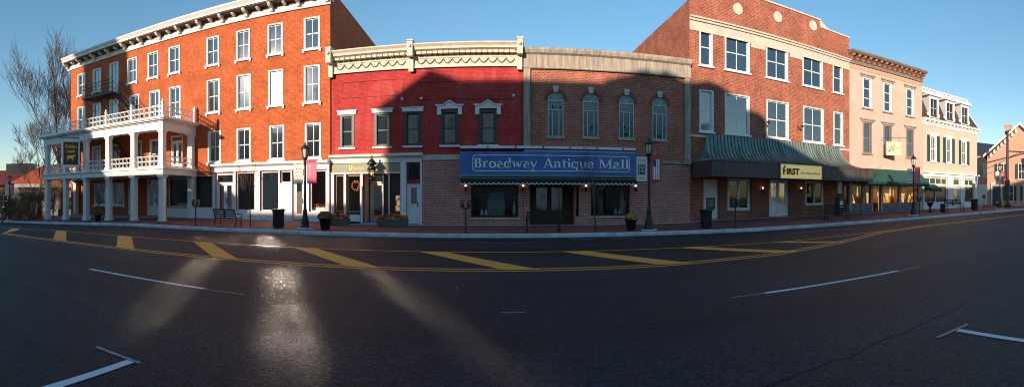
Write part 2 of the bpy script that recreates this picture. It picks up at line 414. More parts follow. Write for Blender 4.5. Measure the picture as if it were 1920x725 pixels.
def door_part(b, u0, u1, z0, z1, fm, y=.12, leaves=2, panel=.35, hole=True, transom=0, lower=None):
    if hole: b.hole(u0, u1, z0, z1)
    fr = .09; mb = MB()
    mb.box(u0 + .002, u0 + fr, y - .07, y + .06, z0, z1 - .002); mb.box(u1 - fr, u1 - .002, y - .07, y + .06, z0, z1 - .002); mb.box(u0 + fr, u1 - fr, y - .07, y + .06, z1 - fr, z1 - .002)
    zt = z1 - fr - transom
    if transom: mb.box(u0 + fr, u1 - fr, y - .07, y + .06, zt, zt + .08)
    f = mb.build('door', fm, b.root)
    w = (u1 - u0 - 2 * fr) / leaves
    p = MB()
    if transom: p.quad([(u0 + fr, y, zt + .08), (u1 - fr, y, zt + .08), (u1 - fr, y, z1 - fr), (u0 + fr, y, z1 - fr)])
    for k in range(leaves):
        a = u0 + fr + k * w; c = a + w; st = min(.13, w * .2)
        lf = MB(); zp = z0 + (zt - z0) * panel
        lf.box(a + .006, a + st, y - .02, y + .03, z0 + .02, zt - .01); lf.box(c - st, c - .006, y - .02, y + .03, z0 + .02, zt - .01)
        lf.box(a + st, c - st, y - .02, y + .03, zt - st * 1.1, zt - .01); lf.box(a + st, c - st, y - .02, y + .03, zp - .08, zp + .06)
        lf.box(a + st, c - st, y - .02, y + .03, z0 + .02, z0 + .2); lf.box(a + st, c - st, y, y + .015, z0 + .2, zp - .08, 1)
        lf.build('door_leaf', [fm, lower or fm], f)
        p.quad([(a + st, y + .01, zp + .06), (c - st, y + .01, zp + .06), (c - st, y + .01, zt - st), (a + st, y + .01, zt - st)])
    p.build('pane', GLASS, f)
    hd = MB(); xh = u0 + fr + w * (leaves - 1) + (.08 if leaves == 2 else w * .88); hd.tube([(xh, y - .07, z0 + .95), (xh, y - .07, z0 + 1.25)], .02, 6); hd.build('handle', DARK, f)
    return f

# ================================================================== SETTING
def asphalt():
    m, nt, b, o = newmat('asphalt')
    tc = N(nt, 'ShaderNodeTexCoord')
    n1 = N(nt, 'ShaderNodeTexNoise'); n1.inputs['Scale'].default_value = 26; n1.inputs['Detail'].default_value = 4; n1.inputs['Roughness'].default_value = .7
    v = N(nt, 'ShaderNodeTexVoronoi'); v.inputs['Scale'].default_value = 24
    n2 = N(nt, 'ShaderNodeTexNoise'); n2.inputs['Scale'].default_value = .35; n2.inputs['Detail'].default_value = 6
    mp = N(nt, 'ShaderNodeMapping'); mp.inputs['Scale'].default_value = (.12, 1.1, 1)
    for n in (n1, v): L(nt, tc.outputs['Object'], n.inputs[0])
    L(nt, tc.outputs['Object'], mp.inputs[0]); L(nt, mp.outputs[0], n2.inputs[0])
    r1 = N(nt, 'ShaderNodeMapRange'); r1.inputs[1].default_value = .35; r1.inputs[2].default_value = .72; r1.inputs[3].default_value = .4; r1.inputs[4].default_value = 2.4
    r2 = N(nt, 'ShaderNodeMapRange'); r2.inputs[1].default_value = .40; r2.inputs[2].default_value = .60; r2.inputs[3].default_value = .6; r2.inputs[4].default_value = 1.5
    L(nt, n1.outputs[0], r1.inputs[0]); L(nt, n2.outputs[0], r2.inputs[0])
    vr = N(nt, 'ShaderNodeMapRange'); vr.inputs[1].default_value = 0; vr.inputs[2].default_value = 1; vr.inputs[3].default_value = .35; vr.inputs[4].default_value = 1.9
    sx = N(nt, 'ShaderNodeSeparateColor'); L(nt, v.outputs['Color'], sx.inputs[0]); L(nt, sx.outputs[0], vr.inputs[0])
    m1 = N(nt, 'ShaderNodeMath', operation='MULTIPLY'); m2 = N(nt, 'ShaderNodeMath', operation='MULTIPLY')
    L(nt, r1.outputs[0], m1.inputs[0]); L(nt, r2.outputs[0], m1.inputs[1]); L(nt, m1.outputs[0], m2.inputs[0]); L(nt, vr.outputs[0], m2.inputs[1])
    sc = N(nt, 'ShaderNodeVectorMath', operation='SCALE'); sc.inputs[0].default_value = (.0105, .0115, .0155); L(nt, m2.outputs[0], sc.inputs['Scale'])
    L(nt, sc.outputs[0], b.inputs['Base Color']); b.inputs['Roughness'].default_value = .6; b.inputs['Specular IOR Level'].default_value = .22
    bp = N(nt, 'ShaderNodeBump'); bp.inputs['Strength'].default_value = .8; bp.inputs['Distance'].default_value = .03
    ad = N(nt, 'ShaderNodeMath', operation='ADD'); L(nt, n1.outputs[0], ad.inputs[0]); L(nt, sx.outputs[0], ad.inputs[1])
    L(nt, ad.outputs[0], bp.inputs['Height']); L(nt, bp.outputs[0], b.inputs['Normal'])
    return m
ASPH = asphalt()
def paint(name, c, wear=.5):
    m, nt, b, o = newmat(name)
    tc = N(nt, 'ShaderNodeTexCoord'); n1 = N(nt, 'ShaderNodeTexNoise'); n1.inputs['Scale'].default_value = 14; n1.inputs['Detail'].default_value = 8; n1.inputs['Roughness'].default_value = .75
    L(nt, tc.outputs['Object'], n1.inputs[0])
    r = N(nt, 'ShaderNodeMapRange'); r.inputs[1].default_value = wear; r.inputs[2].default_value = wear + .12; L(nt, n1.outputs[0], r.inputs[0])
    mx = N(nt, 'ShaderNodeMix', data_type='RGBA'); L(nt, r.outputs[0], mx.inputs[0]); mx.inputs[6].default_value = c4(c); mx.inputs[7].default_value = (.05, .045, .04, 1)
    L(nt, mx.outputs[2], b.inputs['Base Color']); b.inputs['Roughness'].default_value = .6
    return m
YEL = paint('yellow_road_paint', (.85, .35, .03), .545); YEL2 = paint('worn_yellow_road_paint', (.55, .26, .05), .5)
WHT = paint('white_road_paint', (.66, .68, .70), .62); WHT2 = paint('worn_white_road_paint', (.30, .31, .33), .5)
def sheet(name, x0, x1, yf0, yf1, zf, mt, dx=1., ny=1):
    mb = MB(); n = max(1, int(round((x1 - x0) / dx)))
    g = [[None] * (ny + 1) for _ in range(n + 1)]
    for i in range(n + 1):
        x = x0 + (x1 - x0) * i / n
        for j in range(ny + 1):
            a, c = (yf0(x) if callable(yf0) else yf0), (yf1(x) if callable(yf1) else yf1)
            y = a + (c - a) * j / ny; g[i][j] = len(mb.v); mb.v.append((x, y, zf(x, y)))
    for i in range(n):
        for j in range(ny):
            mb.f.append((g[i][j], g[i + 1][j], g[i + 1][j + 1], g[i][j + 1])); mb.mi.append(0); mb.sm.append(False)
    return mb.build(name, mt)
GRASS = mat('dry_grass', (.10, .11, .035), .95, var=.45, scale=4)
struct(sheet('ground', -700, 900, -700, 900, lambda x, y: (G(x) if abs(x) < 300 else G(300 if x > 0 else -300)) - (.5 if abs(x) < 150 and y < 60 else .12), GRASS, 10, 140))
struct(sheet('road', -140, 200, -5, KY - .16, lambda x, y: G(x), ASPH, 1))
struct(sheet('far_pavement', -140, 120, -14, -5.2, lambda x, y: G(x) + .13, mat('pale_concrete', (.45, .44, .42), .85, var=.2), 4))
struct(sheet('side_street', 45.5, 51.5, KY + .1, 120, lambda x, y: SW(x, min(y, 25)) - .0 + .004, ASPH, 1))
struct(sheet('pavement', -140, 200, KY, 26.5, SW, PAVER, .5, 3))
# kerb
mb = MB(); x = -139.9
kr = random.Random(3)
while x < 140:
    x2 = x + 1.8; z1, z2 = G(x) + .155, G(x2) + .155; c = kr.uniform(-.006, .006)
    ya, yb = KY - .16 + c, KY + .02
    P = [(x + .006, ya, z1 - .35), (x2 - .006, ya, z2 - .35), (x2 - .006, yb, z2 - .35), (x + .006, yb, z1 - .35), (x + .006, ya + .03, z1), (x2 - .006, ya + .03, z2), (x2 - .006, yb, z2), (x + .006, yb, z1), (x + .006, ya, z1 - .03), (x2 - .006, ya, z2 - .03)]
    mb.quad([P[0], P[1], P[9], P[8]]); mb.quad([P[8], P[9], P[5], P[4]]); mb.quad([P[4], P[5], P[6], P[7]]); mb.quad([P[0], P[8], P[4], P[7], P[3]]); mb.quad([P[1], P[2], P[6], P[5], P[9]])
    x = x2
struct(mb.build('kerb', CONC))
GUT = mat('gutter_concrete', (.13, .13, .135), .85, var=.3, scale=4)
struct(sheet('gutter', -139, 139, KY - .5, KY - .155, lambda x, y: G(x) + .004, GUT, 1))
# concrete strip along the shop fronts, seen as a pale line at the foot of the walls
struct(sheet('pavement_border', -9, 44, 24.35, 24.75, lambda x, y: SW(x, y) + .012, CONC, .5))
# painted markings
def ribbon(mb, pts, w, z=.006):
    P = []
    fine = []
    for (a, b) in zip(pts[:-1], pts[1:]):
        n = max(1, int(math.hypot(b[0] - a[0], b[1] - a[1]) / 1.5))
        for i in range(n): fine.append((a[0] + (b[0] - a[0]) * i / n, a[1] + (b[1] - a[1]) * i / n))
    fine.append(pts[-1])
    for i, p in enumerate(fine):
        a = fine[max(0, i - 1)]; b = fine[min(len(fine) - 1, i + 1)]; l = math.hypot(b[0] - a[0], b[1] - a[1]) or 1
        nx, ny = -(b[1] - a[1]) / l * w / 2, (b[0] - a[0]) / l * w / 2
        P.append(((p[0] + nx, p[1] + ny), (p[0] - nx, p[1] - ny)))
    for i in range(len(P) - 1):
        (a, b), (c, d) = P[i], P[i + 1]
        q = [b, d, c, a]
        mb.quad([(t[0], t[1], G(t[0]) + z) for t in q])
near = [(-60, 9.4), (-34, 10.2), (-20, 10.55), (-6, 10.6), (4, 10.6), (8, 11.1), (11.4, 12.3), (16, 14.2), (21, 15.0), (30, 15.2), (60, 15.2)]
near2 = [(x, y + .3) for x, y in near]
far = [(-60, 13.2), (-30, 13.7), (-15, 14.2), (0, 14.25), (10, 14.2), (14, 14.6), (18, 14.85), (20.5, 15.35)]
mb = MB(); ribbon(mb, near, .12); ribbon(mb, near2, .12); ribbon(mb, far, .12)
for (a, b) in [((-22.6, 13.8), (-18.3, 10.7)), ((-18.6, 14.0), (-14.4, 10.75)), ((-14.3, 14.2), (-10.8, 10.75)), ((-10.2, 14.2), (-6.9, 10.75)), ((-6.0, 14.2), (-3.0, 10.75)), ((-1.8, 14.2), (.75, 10.75)), ((2.6, 14.2), (4.6, 10.8)), ((6.5, 14.15), (8.6, 11.4)), ((10.2, 14.1), (11.9, 12.65))]:
    a2 = (a[0] - .0, a[1]); b2 = b
    q = [(b2[0] - .42, b2[1]), (b2[0] + .42, b2[1]), (a2[0] + .42, a2[1]), (a2[0] - .42, a2[1])]
    mb.quad([(t[0], t[1], G(t[0]) + .010) for t in q])
struct(mb.build('yellow_road_marking', YEL))
mb = MB()
ribbon(mb, [(-8.32, 7.1), (-4.96, 7.0)], .11); ribbon(mb, [(4.58, 6.8), (8.2, 6.8)], .11)
ribbon(mb, [(-3.36, 3.42), (-3.36, -2.)], .11); ribbon(mb, [(5.0, 3.16), (5.0, -2.)], .11)
ribbon(mb, [(-20.6, 7.1), (-17.4, 7.1)], .11); ribbon(mb, [(17.5, 6.9), (21, 6.9)], .11)
struct(mb.build('white_road_marking', WHT))
mb = MB(); ribbon(mb, [(-3.95, 3.47), (-3.25, 3.45)], .05); ribbon(mb, [(4.6, 3.2), (5.3, 3.2)], .05); ribbon(mb, [(-1.2, 17.2), (2.2, 17.15)], .08); ribbon(mb, [(12.4, 17.1), (17, 17.1)], .08)
ribbon(mb, [(-4.96, 6.98), (-4.1, 6.95)], .04); ribbon(mb, [(3.9, 6.8), (4.58, 6.8)], .05); ribbon(mb, [(8.2, 6.8), (9.0, 6.8)], .04); ribbon(mb, [(.15, 6.8), (.5, 6.8)], .05)
ribbon(mb, [(24, 17.1), (31, 17.1)], .08); ribbon(mb, [(-24, 17.1), (-19, 17.1)], .08)
for xx in (3.2, 4.9): ribbon(mb, [(xx, 18.55), (xx + .9, 18.2)], .1)
struct(mb.build('worn_white_road_marking', WHT2))
mb = MB(); cr = random.Random(5)
def crack(p, q, w, n=24, j=.05):
    pts = [(p[0] + (q[0] - p[0]) * i / n, p[1] + (q[1] - p[1]) * i / n + cr.uniform(-j, j)) for i in range(n + 1)]; ribbon(mb, pts, w, .004)
crack((2.1, 3.4), (7.5, 4.0), .009); crack((7.5, 4.0), (26, 4.9), .014); crack((2, 12.1), (22, 12.5), .015); crack((-12, 5.2), (-5, 4.5), .01)
struct(mb.build('tar_seam', mat('tar', (.004, .004, .0045), .7, var=0, spec=.1)))

# ================================================================== HOTEL
H = Bldg('brick_hotel', 'four storey bright orange brick hotel with white bracketed cornice and two level porch', 'hotel', 133, 25., 619, 25., .3, 13.0, B_HOTEL, 26)
hw = .95
tr = random.Random(2)
def hwin(px, z0, h, w=hw, cur='full', cm=None, sill='brk', **k): return window(H, H.u(px), z0, w, h, WHITE, curtain=cur, cm=cm, sill=sill, mx=2, my=2, **k)
for px in (153, 182, 248, 287, 327, 399, 456, 516, 585):
    hwin(px, 10.3, 1.85, cur='full' if px > 160 else 'full')
hwin(214, 9.75, 2.45, cur='full', sill=True)
for px in (153, 182, 214, 252, 290, 328): hwin(px, 7.2, 2.15, cur='sides' if px == 328 else 'full')
hwin(400, 7.2, 2.15, cur='sides')
hwin(457, 7.2, 2.15, cur='blind', cm=BLIND); hwin(517, 7.2, 2.15, cur='blind', cm=BLIND); hwin(585, 7.2, 2.15, cur='full')
for px in (402, 457, 519, 587): hwin(px, 3.95, 2.05, cur='sides', cm=CURTG)
# under the porch, first floor
for px in (181, 216, 256, 291): hwin(px, 3.75, 2.1, cur='full' if px < 230 else 'half', w=1.0)
door_part(H, H.u(331) - .55, H.u(331) + .55, 3.55, 5.95, WHITE, leaves=2, panel=.2, transom=.35)
# ground floor under the porch
for px in (187, 222): window(H, H.u(px), 1.05, 1.25, 1.75, WHITE, mx=3, my=2, curtain='sides', cm=CURTG, sill='brk')
door_part(H, H.u(248) - .5, H.u(248) + .5, .35, 2.9, WHITE, leaves=1, panel=.3, transom=.35)
door_part(H, H.u(289) - .75, H.u(289) + .75, .35, 2.95, WHITE, leaves=2, panel=.3, transom=.4)
pane_part(H, H.u(315), H.u(353), 1.0, 3.0, WHITE); pane_part(H, H.u(364), H.u(398), .95, 3.15, WHITE)
# open shop front to the right of the porch
z_s = .85
door_part(H, H.u(405), H.u(438), .35, 3.2, WHITE, leaves=2, panel=.2, transom=.55)
pane_part(H, H.u(443), H.u(478), z_s, 3.25, WHITE)
pane_part(H, H.u(489), H.u(523), z_s, 3.25, WHITE, gm=GLASS); pane_part(H, H.u(526), H.u(546), 2.55, 3.25, WHITE)
door_part(H, H.u(549), H.u(571), .35, 2.95, WHITE, leaves=1, panel=.12)
pane_part(H, H.u(581), H.u(612), z_s, 3.25, WHITE)
H.front_wall()
# white facing of the shop front
mb = MB(); zt = 3.3
for a, b in ((399.5, 404), (439, 442.5), (479, 488), (523.5, 525.5), (546.5, 548.5), (572, 580), (613, 618)):
    mb.box(H.u(a), H.u(b), -.07, -.003, .2, zt)
for a, b in ((443, 478), (489, 523), (581, 612)): mb.box(H.u(a) - .05, H.u(b) + .05, -.05, -.003, .2, z_s - .003)
mb.box(H.u(526), H.u(546), -.05, -.003, .2, 2.53)
for a, b in ((314, 354), (363, 398)): mb.box(H.u(a), H.u(b), -.05, -.003, .2, .94)
mb.box(H.u(354.5), H.u(362), -.07, -.003, .2, 3.05)
H.part(mb, 'shopfront_facing', WHITE)
mb = MB(); ua, ub = H.u(398), H.W - .02
mb.box(ua, ub, -.12, -.002, 3.302, 3.55); mb.prism([(-.12, 3.552), (-.4, 3.68), (-.4, 3.78), (-.003, 3.86), (-.003, 3.552)], 'x', ua - .1, ub)
H.part(mb, 'shopfront_cornice', WHITE)
# main cornice with frieze
mb = MB(); zc = 13.0; W = H.W
prof = [(-.003, 12.72), (-.10, 12.72), (-.10, 12.80), (-.06, 12.82), (-.06, 13.30), (-.66, 13.33), (-.66, 13.46), (-.78, 13.62), (-.78, 13.70), (.5, 13.74), (.5, 13.0), (-.003, 13.0)]
mb.prism(prof, 'x', -.45, W + .05)
cor = H.part(mb, 'cornice', WHITE2)
SHAD = mat('soffit_paint_and_shade', (.16, .11, .07), .8, var=.3)  # brown soffit paint, also dark to stand in for shade in cornice recesses
MB().box(-.3, W, -.64, -.063, 13.262, 13.30).build('soffit_panel', SHAD, cor); MB().box(-.3, W, -.075, -.063, 13.06, 13.26).build('bracket_shade_strip', SHAD, cor)  # strip on the frieze paints in the shade behind the brackets
big = MB(); big.prism([(-.076, 12.84), (-.22, 12.86), (-.28, 13.0), (-.5, 13.08), (-.62, 13.2), (-.62, 13.26), (-.076, 13.26)], 'x', -.09, .09)
sml = MB(); sml.prism([(-.076, 13.08), (-.34, 13.10), (-.46, 13.18), (-.46, 13.26), (-.076, 13.26)], 'x', -.08, .08)
bme, sme = big.mesh('bracket', WHITE2), sml.mesh('small_bracket', WHITE2)
n = 27
for i in range(n):
    u_ = -.3 + (W + .15) * i / (n - 1); link('bracket' if i % 2 == 0 else 'small_bracket', bme if i % 2 == 0 else sme, cor, (u_, 0, 0))
H.zt = 13.7; H.shell([3.5, 6.7, 9.8]); H.zt = 13.0
window_side = MB(); window_side.box(W - .001, W + .03, 9.2, 10.1, 12.3, 13.1); H.part(window_side, 'roof_hatch_window', NAVY)
# porch -------------------------------------------------------------
Yp = 21.8; x0p = Yp * tn(89.6) - H.A.x; x1p = Yp * tn(304.5) - H.A.x; dp = -(25. - Yp)
cols = [x0p + (x1p - x0p) * i / 5 for i in range(6)]
def square_col(h, w=.34):
    mb = MB(); a = w / 2; mb.box(-a, a, -a, a, .18, h - .16); mb.box(-a - .05, a + .05, -a - .05, a + .05, -.6, .178); mb.box(-a - .05, a + .05, -a - .05, a + .05, h - .158, h - .06); mb.box(-a - .09, a + .09, -a - .09, a + .09, h - .058, h); return mb
c1 = square_col(2.95).mesh('porch_column', WHITE); c2 = square_col(2.3).mesh('porch_column', WHITE)
spots = [(c, dp) for c in cols] + [(cols[5], -.26), (cols[0], -.26)]
for (cx, cy) in spots:
    link('porch_column', c1, H.root, (cx, cy, .1)); link('porch_column', c2, H.root, (cx, cy, 3.56))
e = .3
mb = MB(); mb.box(x0p - e, x1p + e, dp - e, -.004, 3.08, 3.42); mb.box(x0p - e - .1, x1p + e + .1, dp - e - .1, -.005, 3.422, 3.54); H.part(mb, 'porch_deck', WHITE)
mb = MB(); mb.box(x0p - .22, x1p + .22, dp - .22, dp + .22, 5.87, 6.35); mb.box(x1p - .22, x1p + .22, dp + .222, -.004, 5.87, 6.35); mb.box(x0p - .22, x0p + .22, dp + .222, -.004, 5.87, 6.35)
mb.box(x0p - .32, x1p + .32, dp - .32, -.005, 6.352, 6.42)
mb.prism([(x0p - .6, dp - .6), (x1p + .6, dp - .6), (x1p + .6, -.006), (x0p - .6, -.006)], 'z', 6.48, 6.58); mb.box(x0p - .5, x1p + .5, dp - .5, -.006, 6.422, 6.478)
H.part(mb, 'porch_roof', WHITE)
def rail_seg(p, q, z0, h=.72, waves=True, dark=False):
    mb = MB(); l = math.hypot(q[0] - p[0], q[1] - p[1]); dx, dy = (q[0] - p[0]) / l, (q[1] - p[1]) / l
    def seg(pts, r): mb.tube([(p[0] + dx * s_, p[1] + dy * s_, z0 + z_) for s_, z_ in pts], r, 4, smooth=False)
    for z_ in (.08, h / 2 + .04, h): seg([(0, z_), (l, z_)], .032)
    k = max(2, round(l / .8)); st = l / k
    for ph in (0, PI):
        for (zm, am) in ((.08 + (h - .08) * .25, (h - .08) * .24), (.08 + (h - .08) * .75, (h - .08) * .24)):
            seg([(s_ * l / (k * 8), zm + am * math.cos(s_ * l / (k * 8) / st * 2 * PI / 1 * 1 + ph)) for s_ in range(k * 8 + 1)], .022)
    return mb
posts = []
for (zz, dy_) in ((3.54, 0.), (6.58, .0)):
    yy = dp - (.0 if zz < 5 else .25)
    cs = list(cols) if zz < 5 else [cols[0] - .25] + cols[1:5] + [cols[5] + .25]
    for i in range(5): rail_seg((cs[i] + (.17 if zz < 5 else .07), yy), (cs[i + 1] - (.17 if zz < 5 else .07), yy), zz).build('porch_railing', WHITE, H.root)
    rail_seg((cs[5], yy + .1), (cs[5], -.45 if zz < 5 else -.1), zz).build('porch_railing', WHITE, H.root)
    rail_seg((cs[0], yy + .1), (cs[0], -.45 if zz < 5 else -.1), zz).build('porch_railing', WHITE, H.root)
    if zz > 5:
        pm = MB(); pm.box(-.07, .07, -.07, .07, 0, .9); pm.box(-.1, .1, -.1, .1, .9, .94); pm.ball((0, 0, 1.03), .08, 8, 5, sz=1.2); me = pm.mesh('railing_post', WHITE)
        for c in cs: link('railing_post', me, H.root, (c, yy, zz))
        link('railing_post', me, H.root, (cs[5], -.2, zz))
# raised step under the porch
mb = MB(); mb.box(x0p - .4, H.W, -.55, -.004, -.3, .30); H.part(mb, 'doorstep', STEP)
# fire escape
fe = link('fire_escape', None, H.root)
ua, ub = H.u(172), H.u(228)
mb = MB()
for k in range(9): mb.box(ua, ub, -1.0 + k * .115, -1.0 + k * .115 + .05, 9.62, 9.66)
mb.box(ua, ub, -1.06, -1.0, 9.56, 9.68); mb.box(ua, ua + .05, -1.0, -.01, 9.56, 9.62); mb.box(ub - .05, ub, -1.0, -.01, 9.56, 9.62)
for a in (ua + .3, (ua + ub) / 2, ub - .3): mb.tube([(a, -1.0, 9.56), (a, -.01, 8.7)], .03, 4)
mb.build('platform', BLACK, fe)
mb = MB()
for z_ in (10.05, 10.35, 10.62): mb.tube([(ua, -.02, z_), (ua, -1.03, z_), (ub, -1.03, z_)], .022, 4)
for k in range(9): mb.tube([(ua + (ub - ua) * k / 8, -1.03, 9.6), (ua + (ub - ua) * k / 8, -1.03, 10.62)], .018, 4)
mb.build('railing', BLACK, fe)
def stair(u0, z0, u1, z1, y0, y1, nm):
    mb = MB(); n_ = int(abs(z0 - z1) / .22)
    for y in (y0, y1):
        mb.tube([(u0, y, z0), (u1, y, z1)], .05, 4); mb.tube([(u0, y, z0 + .9), (u1, y, z1 + .9)], .022, 4); mb.tube([(u0, y, z0 + .5), (u1, y, z1 + .5)], .018, 4)
        for k in range(0, n_ + 1, 3):
            t = k / n_; mb.tube([(u0 + (u1 - u0) * t, y, z0 + (z1 - z0) * t), (u0 + (u1 - u0) * t, y, z0 + (z1 - z0) * t + .9)], .018, 4)
    for k in range(1, n_):
        t = k / n_; mb.box(u0 + (u1 - u0) * t - .1, u0 + (u1 - u0) * t + .1, y0, y1, z0 + (z1 - z0) * t - .015, z0 + (z1 - z0) * t + .015)
    mb.build(nm, BLACK, fe)
stair(ub, 9.62, H.u(284), 6.62, -1.0, -.35, 'stair'); stair(H.u(222), 6.2, H.u(262), 3.6, -1.1, -.4, 'stair')
# hanging sign (projects over the pavement)
gs = thing('hanging_sign', 'black sign with gold writing and gold lamb hung from the hotel porch', 'sign', (Yp * tn(149) - .1, Yp - .75, 0), R(62))
zs0, zs1 = 4.05, 5.72; hwd = .56
GOLD = mat('gold_leaf', (.65, .38, .06), .4, var=.1, metal=.3)
mb = MB(); mb.box(-hwd - .1, hwd + .1, -.05, .05, zs0 - .1, zs0); mb.box(-hwd - .12, -hwd, -.07, .07, zs0, zs1 + .02); mb.box(hwd, hwd + .12, -.07, .07, zs0, zs1 + .02); mb.box(-hwd - .16, hwd + .16, -.09, .09, zs1 + .02, zs1 + .12); mb.box(-hwd - .14, hwd + .14, -.08, .08, zs0 - .18, zs0 - .1)
mb.build('frame', WHITE, gs)
pn = MB().box(-hwd, hwd, -.03, .03, zs0, zs1).build('panel', BLACK, gs)
sg = MB()
sg.prism([(-.26, .0), (-.2, .0), (-.18, .18), (.1, .18), (.12, 0), (.18, 0), (.2, .22), (.26, .34), (.34, .36), (.33, .44), (.24, .5), (.16, .42), (-.2, .42), (-.3, .34), (-.26, .2)], 'y', -.045, -.031)
o = sg.build('lamb_emblem', GOLD, gs); o.location.z = zs0 + .28
for t_, z_, w_ in (('Golden', zs1 - .32, .85), ('Lamb', zs1 - .66, .62)):
    me = text_mesh(t_, .34, GOLD, bold=.008, width=w_); link('lettering', me, gs, (0, -.038, z_))
mb = MB(); mb.tube([(-.9, 0, 6.05), (.95, 0, 6.05)], .03, 6); mb.tube([(-hwd, 0, zs1 + .1), (-hwd, 0, 6.05)], .012, 4); mb.tube([(hwd, 0, zs1 + .1), (hwd, 0, 6.05)], .012, 4)
for s_ in (-1, 1):
    mb.tube([(s_ * (.15 + .55 * t / 12), 0, 6.05 + .25 * math.sin(t / 12 * PI)) for t in range(13)], .018, 4); mb.tube([(s_ * .8 + .1 * math.cos(t), 0, 6.17 + .1 * math.sin(t)) for t in [k * .5 for k in range(13)]], .014, 4)
mb.build('iron_bracket', BLACK, gs)

# ================================================================== RED BUILDING
Bd = Bldg('red_brick_shop', 'two storey red painted brick shop with garlanded cream cornice', 'shop', 619.5, 25.1, 981, 24.95, .2, 9.0, B_RED, 15)
DG = GREEN
for px, w_, lt, cur, cm in ((651, .78, 'flat', 'lower', CURT), (717, .85, 'flat', 'lower', CURT), (774, .85, 'flat', 'sides', CURTG), (843, .88, 'ornate', 'top', CURTG), (915, .9, 'ornate', None, None)):
    z0 = 4.5; window(Bd, Bd.u(px), z0, w_, 1.86, DG, curtain=cur, cm=cm, sill=True, sillm=WHITE, lintel=lt, lm=WHITE, mx=1, my=2, casing=.1)
zt_s = 3.62
u = Bd.u
# storefront openings: left window pair, recessed door, right window, side door
for (a, b) in ((628, 645), (650, 676)): pane_part(Bd, u(a), u(b), .85, 2.95, SAGE, y=.15)
pane_part(Bd, u(731), u(751), .85, 2.95, NAVY, y=.15); 
pane_part(Bd, u(719.5), u(729), .85, 2.95, NAVY, y=.15, fr=.05)
Bd.hole(u(681), u(718), .05, 2.98)
door_part(Bd, u(763), u(788), .2, 2.42, WHITE, leaves=1, panel=.5, y=.1); pane_part(Bd, u(764), u(787), 2.6, 3.55, NAVY, y=.1)
# brick lower right wall holes (Antique window etc. belong to the antique front but cross this wall)
uw0, uw1 = u(884), u(971)
pane_part(Bd, uw0, uw1, .62, 2.28, BLACK, y=.14, fr=.06)
Bd.front_wall(zt=9.0)
# lower purple brick skin
mb = MB(); a, b = u(792), Bd.W
mb.box(a, uw0 - .02, -.06, -.003, -.3, 3.7); mb.box(uw1 + .02, b - .002, -.06, -.003, -.3, 3.7); mb.box(uw0 - .018, uw1 + .018, -.06, -.003, -.3, .58); mb.box(uw0 - .018, uw1 + .018, -.06, -.003, 2.32, 3.7)
Bd.part(mb, 'ground_floor_brick', B_PURPLE)
Bd.part(MB().box(uw0 - .08, uw1 + .08, -.14, -.062, .5, .58), 'stone_sill', STONE2)
Bd.part(MB().box(a - .02, u(862), -.12, -.003, 3.702, 3.98), 'belt_course', STONE2)
# recessed entrance
u0, u1 = u(681), u(718); rd = 1.1
mb = MB(); mb.box(u0 - .1, u0 + .02, .31, rd, 0, 3.0); mb.box(u1 - .02, u1 + .1, .31, rd, 0, 3.0); mb.box(u0 - .1, u1 + .1, .31, rd + .1, 3.0, 3.1); Bd.part(mb, 'entrance_lining', CREAM)
mb = MB(); mb.box(u0 - .1, u1 + .1, -.35, rd, -.2, .26); Bd.part(mb, 'doorstep', STEP)
door_part(Bd, u0 + .12, u1 - .12, .27, 2.95, CREAM, y=rd, leaves=1, panel=.12, hole=False, transom=.35)
# storefront woodwork
mb = MB()
for p, q in ((621.5, 627), (645.5, 649.5), (676.5, 680.5)): mb.box(u(p), u(q), -.08, -.003, .15, 2.98)
for p, q in ((718.2, 719.3), (729.3, 730.7), (751.3, 762), (788.5, 791.5)): mb.box(u(p), u(q), -.08, -.003, .15, 3.6 if p > 740 else 2.98)
Bd.part(mb, 'pilaster', WHITE)
mb = MB(); mb.box(u(621.5), u(680.5), -.03, -.003, .15, .82); mb.box(u(719), u(751), -.03, -.003, .15, .82); o = Bd.part(mb, 'stall_riser', NAVY)
mb = MB()
for p, q in ((628, 644), (652, 675), (721, 728), (732, 749)): mb.box(u(p), u(q), -.06, -.031, .32, .7)
mb.build('riser_panel', WHITE, o)
ob = Bd.part(MB().box(u(621.5), u(751), -.1, -.003, 3.0, 3.08), 'transom_rail', WHITE)
sgn = Bd.part(MB().box(u(623), u(751), -.05, -.003, 3.09, 3.58), 'shop_sign_board', SAGE)
me = text_mesh('U', .3, GOLD, bold=.01); link('lettering', me, sgn, (u(658), -.055, 3.33))
mb = MB(); lr = random.Random(9)
for k in range(9):
    x_ = u(664) + k * .17
    if k == 4: continue
    mb.box(x_, x_ + .03, -.06, -.051, 3.27, 3.27 + lr.uniform(.08, .14)); mb.box(x_ + .03, x_ + .1, -.06, -.051, 3.27, 3.295)
mb.build('faded_lettering', GOLD, sgn)
mb = MB(); a, b = u(621), u(791); mb.box(a, b, -.1, -.003, 3.602, 3.85); mb.prism([(-.003, 3.852), (-.1, 3.852), (-.34, 3.95), (-.34, 4.05), (-.003, 4.12)], 'x', a - .05, b + .05)
Bd.part(mb, 'shopfront_cornice', WHITE2)
